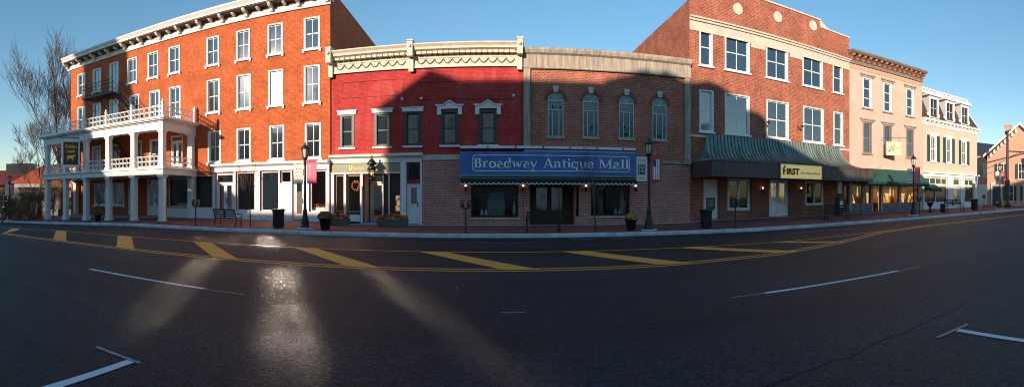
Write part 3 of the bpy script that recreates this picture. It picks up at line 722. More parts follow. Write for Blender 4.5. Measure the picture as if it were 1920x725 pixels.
# raised brick panels
mb = MB()
for (p, q, y0_, y1_) in ((641, 757, 154, 185), (783, 966, 152, 178)):
    za, zb_ = Bd.z(p, y1_), Bd.z(p, y0_)
    if p > 700: za, zb_ = 7.0, 8.0
    for (a, b, c, d) in ((u(p), u(q), zb_ - .06, zb_), (u(p), u(q), za, za + .06), (u(p), u(p) + .06, za + .061, zb_ - .061), (u(q) - .06, u(q), za + .061, zb_ - .061)): mb.box(a, b, -.04, -.003, c, d)
Bd.part(mb, 'brick_panel_moulding', B_RED)
st = MB(); pts = []
for k in range(10):
    r_ = .1 if k % 2 == 0 else .045; pts.append((r_ * math.sin(k * PI / 5), r_ * math.cos(k * PI / 5)))
st.prism(pts, 'y', -.05, -.003); sme = st.mesh('star_tie', WHITE)
for px, py in ((754, 185), (790, 184), (963, 179)): link('star_tie', sme, Bd.root, (u(px), 0, Bd.z(px, py)))
# cornice: moulded crown, modillion blocks, garlands, end posts
mb = MB(); W = Bd.W
mb.box(.0, W, -.1, -.003, 8.72, 9.3); mb.prism([(-.003, 9.3), (-.12, 9.3), (-.14, 9.52), (-.42, 9.62), (-.44, 9.74), (-.55, 9.86), (-.55, 9.92), (.3, 9.95), (.3, 9.0), (-.003, 9.0)], 'x', 0, W); mb.box(0, W, -.14, -.101, 8.70, 8.78); mb.box(0, W, -.14, -.101, 9.2, 9.26)
cor = Bd.part(mb, 'cornice', CREAM)
MB().box(.16, W - .16, -.135, -.102, 9.36, 9.56).build('modillion_shade_strip', SHAD, cor)  # dark strip puts the shade between the modillions into the colour
blk = MB().box(-.12, .12, -.42, -.142, 9.38, 9.50).mesh('modillion', CREAM)
ends = [u(622), u(772), u(974)]
for (a, b, n_) in ((ends[0] + .3, ends[1] - .3, 13), (ends[1] + .3, ends[2] - .25, 18)):
    for k in range(n_): link('modillion', blk, cor, (a + (b - a) * (k + .5) / n_, 0, 0))
    sw = MB(); n2 = n_ * 3 // 5 + 1
    for k in range(n2):
        c0 = a + (b - a) * (k + .5) / n2; w2 = (b - a) / n2 / 2 * .92
        sw.tube([(c0 + w2 * t / 6, -.125, 9.12 - .2 * (1 - (t / 6) ** 2)) for t in range(-6, 7)], .032, 6)
        sw.ball((c0 - w2, -.13, 9.12), .05, 6, 4)
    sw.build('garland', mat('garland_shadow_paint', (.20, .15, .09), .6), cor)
for x_ in ends:
    p = MB(); p.box(x_ - .15, x_ + .15, -.62, -.102, 9.25, 10.05); p.box(x_ - .19, x_ + .19, -.66, -.05, 10.05, 10.12); p.box(x_ - .13, x_ + .13, -.25, -.104, 8.5, 9.248); p.ball((x_, -.64, 9.78), .1, 8, 5, 0); p.build('cornice_post', CREAM, cor)
Bd.zt = 9.6; Bd.shell([4.0], sidemat=B_PURPLE)
# hanging lantern over the entrance
ln = thing('shop_lantern', 'big black iron lantern hanging over the recessed shop doorway', 'lantern', (24.35 * tn(697), 24.35, 0))
mb = MB(); mb.lathe([(.02, 3.95), (.06, 3.85), (.03, 3.8), (.12, 3.72), (.3, 3.5), (.26, 3.45), (.1, 3.42)][::-1], n=8); mb.tube([(0, 0, 3.4), (0, .6, 3.4)], .03, 6); mb.lathe([(.13, 2.62), (.24, 2.68), (.24, 2.72), (.14, 2.74)], n=6); mb.lathe([(.15, 3.16), (.28, 3.22), (.1, 3.44), (.03, 3.46)], n=6)
for k in range(6): mb.tube([(.14 * math.cos(k * PI / 3), .14 * math.sin(k * PI / 3), 2.72), (.24 * math.cos(k * PI / 3), .24 * math.sin(k * PI / 3), 3.18)], .018, 4)
mb.build('lantern_frame', BLACK, ln); MB().lathe([(.12, 2.74), (.21, 3.17)], n=6).build('lantern_glass', glass('lantern_glass', (.9, .8, .6), 1.5, .1), ln)
MB().ball((0, 0, 2.95), .06, 8, 5).build('bulb', mat('warm_bulb', (1, .7, .4), emit=(1, .45, .15), estr=2, var=0), ln)

# ================================================================== ANTIQUE BUILDING
An = Bldg('arched_window_building', 'two storey brown brick building with four arched windows and weathered stone parapet', 'building', 981.5, 24.95, 1293.5, 24.75, .2, 9.0, B_ANT, 15)
u = An.u
AW, AH, AZ = .88, 2.42, 4.95
for i, px in enumerate((1042, 1108, 1175, 1237)):
    c = u(px); An.hole(c - AW / 2, c + AW / 2, AZ, AZ + AH)
    r_ = AW / 2; zc_ = AH - r_
    f = MB(); t_ = .06
    f.box(-r_, -r_ + t_, .05, .13, 0, zc_); f.box(r_ - t_, r_, .05, .13, 0, zc_); f.box(-r_ + t_, r_ - t_, .05, .13, 0, t_); f.box(-r_ + t_, r_ - t_, .05, .13, zc_ - .03, zc_ + .03); f.box(-r_ + t_, r_ - t_, .05, .13, zc_ - .52, zc_ - .47)
    f.box(-.2, -.16, .055, .125, t_, zc_ - .52); f.box(.16, .2, .055, .125, t_, zc_ - .52)
    arc = [((r_ - .03) * math.cos(PI * k / 12), zc_ + (r_ - .03) * math.sin(PI * k / 12)) for k in range(13)]; f.stroke(arc, .06, .05, .13)
    for a_ in (50, 90, 130): f.stroke([(0, zc_), ((r_ - .05) * math.cos(R(a_)), zc_ + (r_ - .05) * math.sin(R(a_)))], .02, .06, .12)
    fo = f.build('arched_window', mat('grey_window_paint', (.55, .57, .54), .6, var=.2), An.root, (c, 0, AZ))
    p = MB(); p.prism([(-r_ + .02, .02), (r_ - .02, .02)] + [((r_ - .02) * math.cos(PI * k / 12), zc_ + (r_ - .02) * math.sin(PI * k / 12)) for k in range(13)], 'y', .088, .092); p.build('pane', glass('dusty_glass', (.72, .78, .78), 1.6, .18), fo)
    q = MB(); q.box(-r_ + .05, r_ - .05, .2, .22, .05, AH - .12); rr = random.Random(i + 4)
    q.build('board_behind_glass', mat('grey_board', (.55, .58, .56), .8, var=.35, scale=5), fo)
    br_ = MB()
    for k in range((2, 1, 5, 2)[i]):
        x_, z_ = rr.uniform(-.3, .3), (rr.uniform(1.6, 2.1) if i == 0 else rr.uniform(.2, .7)); m_ = rr.randint(5, 7)
        br_.prism([(x_ + rr.uniform(.04, .09) * math.cos(2 * PI * t / m_), z_ + rr.uniform(.05, .12) * math.sin(2 * PI * t / m_)) for t in range(m_)], 'y', .08, .086)
    br_.build('broken_pane', BLACK, fo)
    # brick spandrels closing the square hole above the arch, and the arch ring of header bricks
    s_ = MB()
    for sg_ in (-1, 1):
        pts = [(sg_ * r_, zc_), (sg_ * r_, AH), (0, AH)] + [(sg_ * r_ * math.cos(R(a_)), zc_ + r_ * math.sin(R(a_))) for a_ in range(85, 0, -10)]
        for (pa, pb) in zip(pts[2:], pts[3:] + [pts[0]]): s_.prism([(sg_ * r_, AH), pa, pb], 'y', .0, .3)
    s_.build('arch_spandrel', B_ANT, fo)
    ring = MB(); ring.stroke([((r_ + .11) * math.cos(PI * k / 14), zc_ + (r_ + .11) * math.sin(PI * k / 14)) for k in range(15)], .2, -.02, -.003); ring.build('brick_arch', brick('arch_brick', (.30, .075, .04), (.24, .06, .035), (.2, .12, .1), bw=.07, bh=.2, var=.2), fo)
    k_ = MB(); k_.prism([(-.11, AH + .0), (.11, AH + .0), (.17, AH + .34), (-.17, AH + .34)], 'y', -.08, -.021); k_.build('keystone', STONE2, fo)
    sl = MB().box(-r_ - .06, r_ + .06, -.07, .04, -.1, 0); sl.build('sill', STONE, fo)
# antique mall ground floor: entrance recess and right window
ue0, ue1 = u(993), u(1077); An.hole(ue0, ue1, -.1, 2.45)
uv0, uv1 = u(1108), u(1180); pane_part(An, uv0, uv1, .68, 2.3, BLACK, y=.14, fr=.06)
pane_part(An, u(1079), u(1085), .68, 2.3, BLACK, y=.14, fr=.03)
An.front_wall(zt=9.0)
mb = MB(); cut = [(0.002, ue0), (ue1, u(1079) - .005), (u(1085) + .005, uv0 - .02), (uv1 + .02, An.W - .002)]
for a, b in cut: mb.box(a, b, -.06, -.003, -.3, 3.55)
mb.box(uv0 - .018, uv1 + .018, -.06, -.003, -.3, .64); mb.box(uv0 - .018, uv1 + .018, -.06, -.003, 2.34, 3.55); mb.box(ue0 + .001, ue1 - .001, -.06, -.003, 2.5, 3.55); mb.box(u(1079), u(1085), -.06, -.003, -.3, .64); mb.box(u(1079), u(1085), -.06, -.003, 2.34, 3.55)
An.part(mb, 'ground_floor_brick', B_PURPLE)
An.part(MB().box(uv0 - .08, uv1 + .08, -.14, -.062, .56, .64), 'stone_sill', STONE2)
An.part(MB().box(u(1242), u(1284), -.12, -.003, 3.6, 3.78), 'belt_course', STONE)
# recess: wooden double door, side panels, ceiling
mb = MB(); rd = 1.6
mb.box(ue0 - .12, ue0, .31, rd, -.1, 2.5); mb.box(ue1, ue1 + .12, .31, rd, -.1, 2.5); mb.box(ue0 - .12, ue1 + .12, .31, rd + .1, 2.5, 2.6); An.part(mb, 'entrance_lining', BROWN)
door_part(An, ue0 + .25, ue1 - .25, .2, 2.45, BROWN, y=rd - .1, leaves=2, panel=.3, hole=False, lower=BROWN)
mb = MB(); mb.box(ue0, ue0 + .248, rd - .15, rd, .1, 2.5); mb.box(ue1 - .248, ue1, rd - .15, rd, .1, 2.5); An.part(mb, 'door_side_panel', BROWN)
mb = MB(); mb.box(u(1020), u(1020) + .22, rd - .155, rd - .15, 1.62, 1.84); mb.box(u(1052), u(1052) + .28, rd - .155, rd - .15, 1.65, 1.85); An.part(mb, 'door_notice', SIGNW)
# stone pilasters and parapet
mb = MB(); z_end = An.z(985, 275)
mb.box(0.002, .36, -.14, -.062, 4.3, 8.6); An.part(mb, 'stone_pilaster', STONE)
mb = MB(); mb.box(An.W - .36, An.W - .002, -.14, -.062, 3.9, 8.6); mb.box(An.W - .45, An.W - .002, -.24, -.062, 3.6, 3.898); An.part(mb, 'stone_pilaster', STONE)
mb = MB(); Wn = An.W
mb.box(0.002, Wn - .002, -.16, -.003, 8.602, 9.34)
for k in range(1, 11): pass
mb.prism([(-.003, 9.342), (-.18, 9.342), (-.30, 9.42), (-.36, 9.56), (-.36, 9.68), (.35, 9.72), (.35, 9.0), (-.003, 9.0)], 'x', 0.002, Wn - .002); mb.box(.002, Wn - .002, -.19, -.161, 8.62, 8.72)
o = An.part(mb, 'stone_parapet', STONE)
jn = MB()
for k in range(1, 14): jn.box(Wn * k / 14 - .006, Wn * k / 14 + .006, -.1635, -.161, 8.73, 9.34)
jn.build('parapet_joint', mat('dark_joint', (.1, .085, .07), .9), o)
An.zt = 9.4; An.shell([3.7])

# blue sign with its awning, fixed across both fronts
Sx0, Sx1 = 24.1 * tn(862), 24.1 * tn(1196)
sgb = thing('shop_sign', 'long blue sign with white serif writing above black scalloped awning', 'sign', (Sx0, 24.1, 0), 0)
SW_ = Sx1 - Sx0
def sz(py, px=1000, Y=24.1): return EYE + (HY - py) / FP * Y / math.cos(th(px))
z0s, z1s = sz(327.5), sz(284)
MB().box(0, SW_, 0, .74, z0s, z1s).build('sign_box', BLUE, sgb)
mb = MB(); mb.box(-.02, SW_ + .02, -.03, .7, z0s - .1, z0s - .003); mb.box(-.02, SW_ + .02, -.02, .7, z0s - .2, z0s - .16); mb.build('bottom_trim', mat('grey_green_trim', (.2, .24, .22), .5), sgb)
mb = MB(); mb.box(0, SW_, .4, .742, sz(276.5), sz(271.8)); 
for k in range(1, 7): mb.box(SW_ * k / 6.5 - .03, SW_ * k / 6.5 + .03, .37, .40, sz(276), sz(272), 1)
mb.build('top_rail', [WHITE, BLACK], sgb)
mb = MB(); mb.box(0, SW_, .45, .742, sz(279), sz(276.9)); mb.build('red_rail', mat('dark_red_trim', (.14, .01, .015), .5), sgb)
MB().box(Bd.W * 0 + (An.A.x - Sx0), SW_, .42, .742, sz(282.3), sz(279.4)).build('grey_rail', mat('grey_trim', (.35, .38, .36), .6), sgb)
# rounded outline
mb = MB(); a, b = 24.1 * tn(886.5) - Sx0, 24.1 * tn(1180) - Sx0; c, d = sz(320), sz(291); r_ = .14; pts = []
for (cx, cz, a0) in ((b - r_, d - r_, 0), (a + r_, d - r_, 90), (a + r_, c + r_, 180), (b - r_, c + r_, 270)):
    for k in range(7): pts.append((cx + r_ * math.cos(R(a0 + 15 * k)), cz + r_ * math.sin(R(a0 + 15 * k))))
pts.append(pts[0]); mb.stroke(pts, .035, -.012, -.002); mb.build('sign_outline', SIGNW, sgb)
# serif lettering
def arcp(cx, cz, rx, rz_, a0, a1, n=14): return [(cx + rx * math.cos(R(a0 + (a1 - a0) * k / n)), cz + rz_ * math.sin(R(a0 + (a1 - a0) * k / n))) for k in range(n + 1)]
TK, TN = .125, .055
def ell(cx, cz, rx, rz_, a0=0, a1=360, n=20):
    p = arcp(cx, cz, rx, rz_, a0, a1, n); w = [TN + (TK - TN) * abs(math.cos(R(a0 + (a1 - a0) * k / n))) ** 1.3 for k in range(n + 1)]; return (p, w)
def ser(x, z, w=.26): return ([(x - w / 2, z), (x + w / 2, z)], .05)
def vs(x, z0, z1, w=TK): return ([(x, z0), (x, z1)], w)
GL = {
 'B': (.60, [vs(.15, 0, .7), ser(.1, .025, .2), ser(.1, .675, .2), ([(.15, .675), (.28, .675)], TN), ell(.28, .52, .15, .155, 90, -90, 12), ([(.15, .365), (.3, .365)], TN), ell(.3, .195, .18, .17, 90, -90, 12), ([(.15, .025), (.3, .025)], TN)]),
 'r': (.42, [vs(.14, 0, .47), ser(.15, .025), ser(.08, .45, .14), (arcp(.3, .3, .15, .15, 150, 60, 6), [TN, .06, .07, .08, .1, .11, .12])]),
 'o': (.54, [ell(.27, .235, .19, .215)]),
 'a': (.50, [vs(.36, .03, .34), (arcp(.22, .33, .14, .12, 0, 150, 10), .075), ell(.22, .14, .13, .12), ser(.42, .025, .14)]),
 'd': (.57, [ell(.23, .235, .16, .215), vs(.42, 0, .72), ser(.36, .695, .14), ser(.47, .025, .14)]),
 'w': (.74, [([(.08, .46), (.22, .02)], TK), ([(.22, .02), (.37, .44)], TN), ([(.35, .46), (.5, .02)], TK), ([(.5, .02), (.66, .46)], TN), ser(.08, .45, .2), ser(.36, .45, .18), ser(.66, .45, .16)]),
 'y': (.52, [([(.08, .46), (.27, .02)], TK), ([(.46, .46), (.2, -.16)], TN), ser(.08, .45, .2), ser(.46, .45, .17), ([(.2, -.17), (.1, -.17)], .08)]),
 'A': (.70, [([(.08, .02), (.34, .72)], TN), ([(.34, .72), (.6, .02)], TK), ([(.17, .24), (.5, .24)], .05), ser(.08, .025, .2), ser(.6, .025, .24)]),
 'n': (.60, [vs(.14, 0, .47), vs(.43, 0, .32), (arcp(.285, .3, .145, .15, 180, 0, 10), [TN] * 4 + [.07, .08, .09, .1, .11, .12, TK]), ser(.14, .025), ser(.43, .025), ser(.08, .45, .14)]),
 't': (.38, [vs(.17, .08, .6), ([(.03, .44), (.34, .44)], .055), (arcp(.25, .1, .08, .08, 180, 300, 8), .06)]),
 'i': (.29, [vs(.14, 0, .47), ser(.14, .025), ser(.09, .45, .14), vs(.14, .57, .7)]),
 'q': (.57, [ell(.23, .235, .16, .215), vs(.42, -.2, .47), ser(.42, -.18)]),
 'u': (.60, [vs(.13, .14, .47), vs(.43, 0, .47), (arcp(.28, .16, .15, .14, 180, 360, 10), .07), ser(.08, .45, .14), ser(.38, .45, .12), ser(.48, .025, .12)]),
 'e': (.50, [ell(.25, .235, .18, .215, 10, 330, 18), ([(.1, .25), (.42, .25)], .05)]),
 'M': (.90, [vs(.13, .02, .7, TN), ([(.15, .7), (.44, .03)], TK), ([(.44, .03), (.74, .7)], TN), vs(.75, .02, .7), ser(.12, .025, .2), ser(.76, .025, .26), ser(.1, .68, .16), ser(.79, .68, .16)]),
 'l': (.29, [vs(.14, 0, .72), ser(.14, .025), ser(.09, .695, .14)]),
}
def word(w, x0, x1, zb, h, parent, y=-.02):
    tot = sum(GL[c][0] for c in w); sx = (x1 - x0) / tot; s_ = h / .7; x = x0
    for ch in w:
        mb = MB()
        for pts, wd in GL[ch][1]:
            P = [(p[0] * sx, p[1] * s_) for p in pts]; k = (sx + s_) / 2
            mb.stroke(P, [q * k for q in wd] if isinstance(wd, list) else wd * k, y, -.002)
        mb.build('letter', SIGNW, parent, (x, 0, zb)); x += GL[ch][0] * sx
zb_, hh = sz(314.5), sz(296.5) - sz(314.5)
for w_, p, q in (('Broadway', 888, 1008), ('Antique', 1019, 1114), ('Mall', 1122, 1180)): word(w_, 24.1 * tn(p) - Sx0, 24.1 * tn(q) - Sx0, zb_, hh, sgb)
# awning with scalloped white edge
mb = MB(); za = z0s - .21
mb.prism([(.0, za), (.7, za), (.7, za - .04), (-.08, za - .14), (-.08, za - .1)], 'x', .02, SW_ - .02)
n_ = 38
for k in range(n_):
    xa = .03 + (SW_ - .06) * k / n_; w_ = (SW_ - .06) / n_
    mb.prism([(xa, za - .1), (xa + w_, za - .1)] + [(xa + w_ * (1 - t / 6), za - .20 - .09 * math.sin(PI * t / 6)) for t in range(7)], 'y', -.1, -.085)
aw = mb.build('awning', mat('black_canvas', (.012, .014, .016), .8), sgb)
mb = MB(); pts = []
for k in range(n_):
    xa = .03 + (SW_ - .06) * k / n_; w_ = (SW_ - .06) / n_
    pts += [(xa + w_ * t / 6, za - .20 - .09 * math.sin(PI * t / 6)) for t in range(6)]
mb.stroke(pts, .04, -.108, -.101); mb.build('scalloped_trim', SIGNW, aw)
# wall lamps under the awning
def wall_lamp(name, X, Y, z, label, grp, strn=8, col=(1, .85, .7)):
    t = thing(name, label, 'wall lamp', (X, Y, z), 0, grp)
    mb = MB(); mb.tube([(0, .16, 0), (0, .0, .05)], .02, 6); mb.lathe([(.02, -.26), (.05, -.22), (.05, -.02), (.07, 0)], n=8); mb.build('bracket', BLACK, t)
    MB().ball((0, 0, .06), .055, 8, 6).build('bulb', mat('lamp_bulb_%d' % int(strn * 10), (1, .9, .8), emit=col, estr=strn, var=0), t)
    return t
for px, lb in ((873, 'small lit wall lamp left of the antique shop window, by the parking meter'), (981, 'small lit wall lamp between the left shop window and the wooden entrance'), (1099, 'small lit wall lamp right of the wooden entrance under the awning'), (1192, 'small lit wall lamp at the right end of the black awning')):
    Y_ = 24.72; wall_lamp('wall_lamp', Y_ * tn(px), Y_, EYE + (HY - 350) / FP * Y_ / math.cos(th(px)), lb, 'wall lamps under the scalloped awning', 1.6)

# ================================================================== BANK
Bk = Bldg('three_storey_brick_building', 'three storey red brick bank building with stone roundels, stepped parapet and green copper canopy', 'bank', 1292.5, 24.8, 1592, 25.8, .3, 13.0, B_BANK, 16)
u = Bk.u
def bwin(pl, pr, y0_, y1_, mx, cur, row):
    pc = (pl + pr) / 2; w_ = u(pr) - u(pl); z1_ = row[1]; z0_ = row[0]
    window(Bk, u(pc), z0_, w_, z1_ - z0_, WHITE, curtain=cur, cm=CURTG if cur != 'full' else CURTG, sill=True, sillm=WHITE, mx=mx, my=2, casing=.07)
r3 = (Bk.z(1383, 134), Bk.z(1383, 66)); r2 = (Bk.z(1382, 252), Bk.z(1382, 177))
for pl, pr, mx, cur in ((1312, 1335, 1, 'right'), (1360, 1405, 2, 'full'), (1437, 1477, 2, 'sides'), (1505.5, 1542, 2, 'half'), (1562, 1579, 1, 'half')): bwin(pl, pr, 0, 0, mx, cur, r3)
for pl, pr, mx, cur in ((1312, 1337, 1, 'full'), (1360, 1405, 2, 'half'), (1438, 1478, 2, 'sides'), (1506.5, 1544, 2, 'sides'), (1563, 1580, 1, 'sides')): bwin(pl, pr, 0, 0, mx, cur, r2)
# ground floor
zg = .38
Bk.hole(u(1319), u(1346), zg, 2.75)
for a, b in ((1364, 1407), (1510, 1545)): pane_part(Bk, u(a), u(b), .85 if a < 1400 else 1.1, 2.85, WHITE, mx=2, fr=.17, y=.1)
door_part(Bk, u(1442), u(1478), zg, 2.85, WHITE, leaves=2, panel=.32, y=.12, lower=WHITE)
pane_part(Bk, u(1583), u(1591), 1.1, 2.6, BROWN, y=.1, fr=.05)
Bk.front_wall(zt=14.0)
# raised centre of the parapet
mb = MB(); ua, ub = u(1367), u(1537); mb.box(ua, ub, 0, .3, 14.002, 14.5)
o = Bk.part(mb, 'parapet', B_BANK)
mb = MB(); mb.box(ua - .08, ub + .08, -.06, .36, 14.502, 14.6); mb.box(-.06, ua - .08, -.06, .36, 14.002, 14.1); mb.box(ub + .08, Bk.W + .04, -.06, .36, 14.002, 14.1)
mb.prism([(ub + .002, 14.102), (ub + .9, 14.102), (ub + .002, 14.55)], 'y', -.03, .3); mb.prism([(ua - .002, 14.102), (ua - .9, 14.102), (ua - .002, 14.55)], 'y', -.03, .3)
Bk.part(mb, 'coping', STONE2)
for px, py in ((1383, 17), (1458, 32), (1524, 48)):
    c, z_ = u(px), Bk.z(px, py); mb = MB(); mb.prism([(c + .36 * math.cos(t * PI / 12), z_ + .36 * math.sin(t * PI / 12)) for t in range(24)], 'y', -.05, -.003); Bk.part(mb, 'stone_roundel', STONE2)
zc = Bk.z(1300, 34); mb = MB(); W = Bk.W
mb.box(.02, W, -.05, -.003, zc - .72, zc - .14); mb.box(.0, W + .03, -.24, -.003, zc - .0, zc + .1); mb.box(0, W + .02, -.15, -.003, zc - .138, zc - .002)
for p, q in ((1297, 1309), (1338, 1358), (1408, 1434), (1481, 1503), (1546, 1560), (1582, 1591)): 
    if p in (1408, 1481): mb.box(u(p), u(q), -.052, -.003, zc - .98, zc - .722)
Bk.part(mb, 'stone_cornice', STONE2)
Bk.part(MB().box(.0, W, -.08, -.003, r2[0] - .36, r2[0] - .22), 'belt_course', STONE2)
for px, py in ((1430, 231), (1494, 238)):
    c, z_ = u(px), Bk.z(px, py); mb = MB(); mb.tube([(c, -.01, z_), (c + .05, -.55, z_ + .05)], .025, 5); mb.tube([(c, -.01, z_ - .25), (c + .05, -.5, z_)], .015, 4); mb.ball((c + .05, -.55, z_), .09, 8, 5); Bk.part(mb, 'flagpole_holder', BLACK)
# copper canopy
def copper():
    m, nt, b, o = newmat('weathered_copper')
    tc = N(nt, 'ShaderNodeTexCoord'); mp = N(nt, 'ShaderNodeMapping'); mp.inputs['Scale'].default_value = (2.2, .4, .35); L(nt, tc.outputs['Object'], mp.inputs[0])
    nz = N(nt, 'ShaderNodeTexNoise'); nz.inputs['Scale'].default_value = 1.6; nz.inputs['Detail'].default_value = 7; L(nt, mp.outputs[0], nz.inputs[0])
    cr_ = N(nt, 'ShaderNodeValToRGB'); e_ = cr_.color_ramp.elements; e_[0].position = .35; e_[0].color = (.11, .13, .11, 1); e_[1].position = .62; e_[1].color = (.22, .31, .28, 1)
    k = e_.new(.47); k.color = (.17, .24, .215, 1); k2 = e_.new(.8); k2.color = (.33, .40, .32, 1)
    L(nt, nz.outputs[0], cr_.inputs[0]); L(nt, cr_.outputs[0], b.inputs['Base Color']); b.inputs['Roughness'].default_value = .6; b.inputs['Metallic'].default_value = .25
    return m
COP = copper(); FASC = mat('dark_bronze_fascia', (.085, .07, .065), .5, var=.35, scale=2.2, streak=True, metal=.2)
off = 2.3; zf0, zf1, ztop = Bk.z(1450, 334, off), Bk.z(1450, 306, off), Bk.z(1450, 262, .1)
cx0, cx1 = .12, W + .05
prof = []
for k in range(13):
    t = k / 12; prof.append((-(.08 + (off - .08) * (t ** 2.1 * .85 + .15 * t)), ztop - (ztop - zf1) * (1 - (1 - t) ** 1.8)))
def hip(x0, x1, ins0, ins1):
    mb = MB(); rows = []
    for k, (y, z_) in enumerate(prof):
        t = (-(y) - .08) / (off - .08); rows.append(((x0 + ins0 * (1 - t), y, z_), (x1 - ins1 * (1 - t), y, z_)))
    for a, b in zip(rows[:-1], rows[1:]):
        mb.quad([b[0], b[1], a[1], a[0]], 0, True)
        mb.quad([b[0], a[0], (a[0][0], -.005, a[0][2]), (b[0][0], -.005, b[0][2])], 0, True); mb.quad([a[1], b[1], (b[1][0], -.005, b[1][2]), (a[1][0], -.005, a[1][2])], 0, True)
    ns = 46
    for s_ in range(1, ns):
        f = s_ / ns
        mb.tube([(x0 + (x1 - x0) * f if False else (r_[0][0] + (r_[1][0] - r_[0][0]) * f), r_[0][1] - .015, r_[0][2] + .02) for r_ in rows], .024, 4, mi=1)
    for side in (0, 1): mb.tube([(r_[side][0], r_[side][1], r_[side][2] + .02) for r_ in rows], .03, 4)
    return mb
cn = Bk.part(hip(cx0, cx1, 1.0, 1.2), 'canopy_roof', [COP, mat('copper_seam', (.045, .05, .042), .6, var=.3)])
mb = MB(); mb.box(cx0, cx1, -off - .05, -off + .05, zf0, zf1 + .02); mb.box(cx0, cx0 + .08, -off + .052, -.004, zf0, zf1 + .02); mb.box(cx1 - .08, cx1, -off + .052, -.004, zf0, zf1 + .02); mb.box(cx0 + .082, cx1 - .082, -off + .052, -.004, zf0 + .1, zf0 + .16)
mb.box(cx0 - .05, cx1 + .05, -off - .1, -off - .051, zf1 - .04, zf1 + .05)
for k in range(1, 4): mb.box(cx0 + (cx1 - cx0) * k / 4 - .015, cx0 + (cx1 - cx0) * k / 4 + .015, -off - .056, -off - .051, zf0, zf1 - .05)
Bk.part(mb, 'canopy_fascia', FASC)
# white panel with cash machine
mb = MB(); mb.box(u(1319) + .002, u(1346) - .002, .05, .16, zg, 2.748); wd = Bk.part(mb, 'white_door_panel', WHITE)
mb = MB(); mb.box(u(1325), u(1341), .02, .049, .95, 1.65); mb.build('cash_machine', NAVY, wd); MB().box(u(1327), u(1339), .012, .019, 1.1, 1.55).build('screen', mat('grey_screen', (.12, .16, .2), .3), wd)
mb = MB()
for p, q in ((1349, 1362), (1409, 1440), (1480, 1507)): mb.box(u(p), u(q), -.05, -.003, .2, 2.9)
Bk.part(mb, 'ground_floor_brick', brick('dim_brick', (.34, .10, .06), (.24, .075, .05), (.3, .2, .16), var=.2))
nt_ = Bk.part(MB().box(u(1446), u(1456), .08, .095, .75, 1.5), 'door_notice', SIGNW)
Bk.zt = 13.3; Bk.shell([4.2, 8.], back_drop=.95)
# sconces
for px, lb in ((1427, 'glowing wall sconce between the bank window and its white double door'), (1499, 'glowing wall sconce right of the white bank doors')):
    uu = u(px); P = Bk.A + Bk.d * uu + Bk.n * .2; wall_lamp('wall_sconce', P.x, P.y, Bk.z(px, 354), lb, 'sconces beside the bank doors', 2.5, (1, .6, .3))
# yellow FIRST sign on the fascia
ua, ub = Bk.u(1464, off + .1), Bk.u(1540, off + .1); P = Bk.A + Bk.d * ua + Bk.n * (off + .12)
fs = thing('bank_sign', 'pale yellow bank sign with bold black writing on the canopy fascia', 'sign', (P.x, P.y, 0), Bk.rz)
za, zb_ = Bk.z(1500, 334.5, off + .12), Bk.z(1500, 309.5, off + .12); w_ = ub - ua
MB().box(0, w_, 0, .06, za, zb_).build('sign_panel', mat('pale_yellow_sign', (.70, .58, .25), .5, var=.06, emit=(.70, .52, .17), estr=.28), fs)
mb = MB(); mb.box(-.03, w_ + .03, -.015, .062, zb_, zb_ + .03); mb.box(-.03, w_ + .03, -.015, .062, za - .03, za); mb.box(-.03, 0, -.015, .062, za, zb_); mb.box(w_, w_ + .03, -.015, .062, za, zb_); mb.build('sign_frame', mat('cream_frame', (.75, .66, .4), .5), fs)
BLK = mat('black_lettering', (.01, .01, .012), .5, var=0)
hgt = zb_ - za
link('lettering', text_mesh('IRST', hgt * .62, BLK, bold=.022, width=w_ * .305), fs, (w_ * .275, -.012, za + hgt * .47))
mb = MB(); hx = w_ * .045; mb.stroke([(hx + .06, za + hgt * .24), (hx + .06, za + hgt * .66)] + arcp(hx + .17, za + hgt * .68, .11, .14, 180, 80, 6), .11, -.02, -.003); mb.stroke([(hx - .02, za + hgt * .55), (hx + .2, za + hgt * .55)], .08, -.021, -.003); mb.build('initial_letter', BLK, fs)
link('small_lettering', text_mesh('First Financial Bank', .2, mat('grey_lettering', (.18, .24, .22), .5, var=0), width=w_ * .5), fs, (w_ * .71, -.008, za + hgt * .42))
# cash machine stand with its white sign under the canopy
Yc = 24.0; t = thing('cash_machine_kiosk', 'dark cash kiosk with white sign boards behind the bench under the canopy', 'kiosk', (Yc * tn(1573), Yc, SW(Yc * tn(1573), Yc)), R(20))
mb = MB(); mb.box(-.3, .3, -.2, .2, 0, 1.2); mb.box(-.34, .34, -.24, .24, 1.2, 1.28); mb.build('cabinet', DARK, t); MB().box(-.24, .24, -.215, -.201, .55, 1.0).build('front_panel', mat('pale_blue_panel', (.55, .66, .70), .5), t); MB().box(-.24, .24, -.12, .0, 1.55, 2.35).build('sign_board', mat('grey_sign', (.55, .55, .53), .5), t)
MB().tube([(0, .05, 1.28), (0, .05, 2.3)], .04, 6).build('pole', DARK, t)
mb = MB(); mb.stroke([(.12 * math.cos(a_ * .6), 1.97 + .12 * math.sin(a_ * .6)) for a_ in range(11)], .04, -.13, -.121); mb.box(-.15, .15, -.13, -.121, 1.66, 1.72); mb.build('emblem', DARK, t)

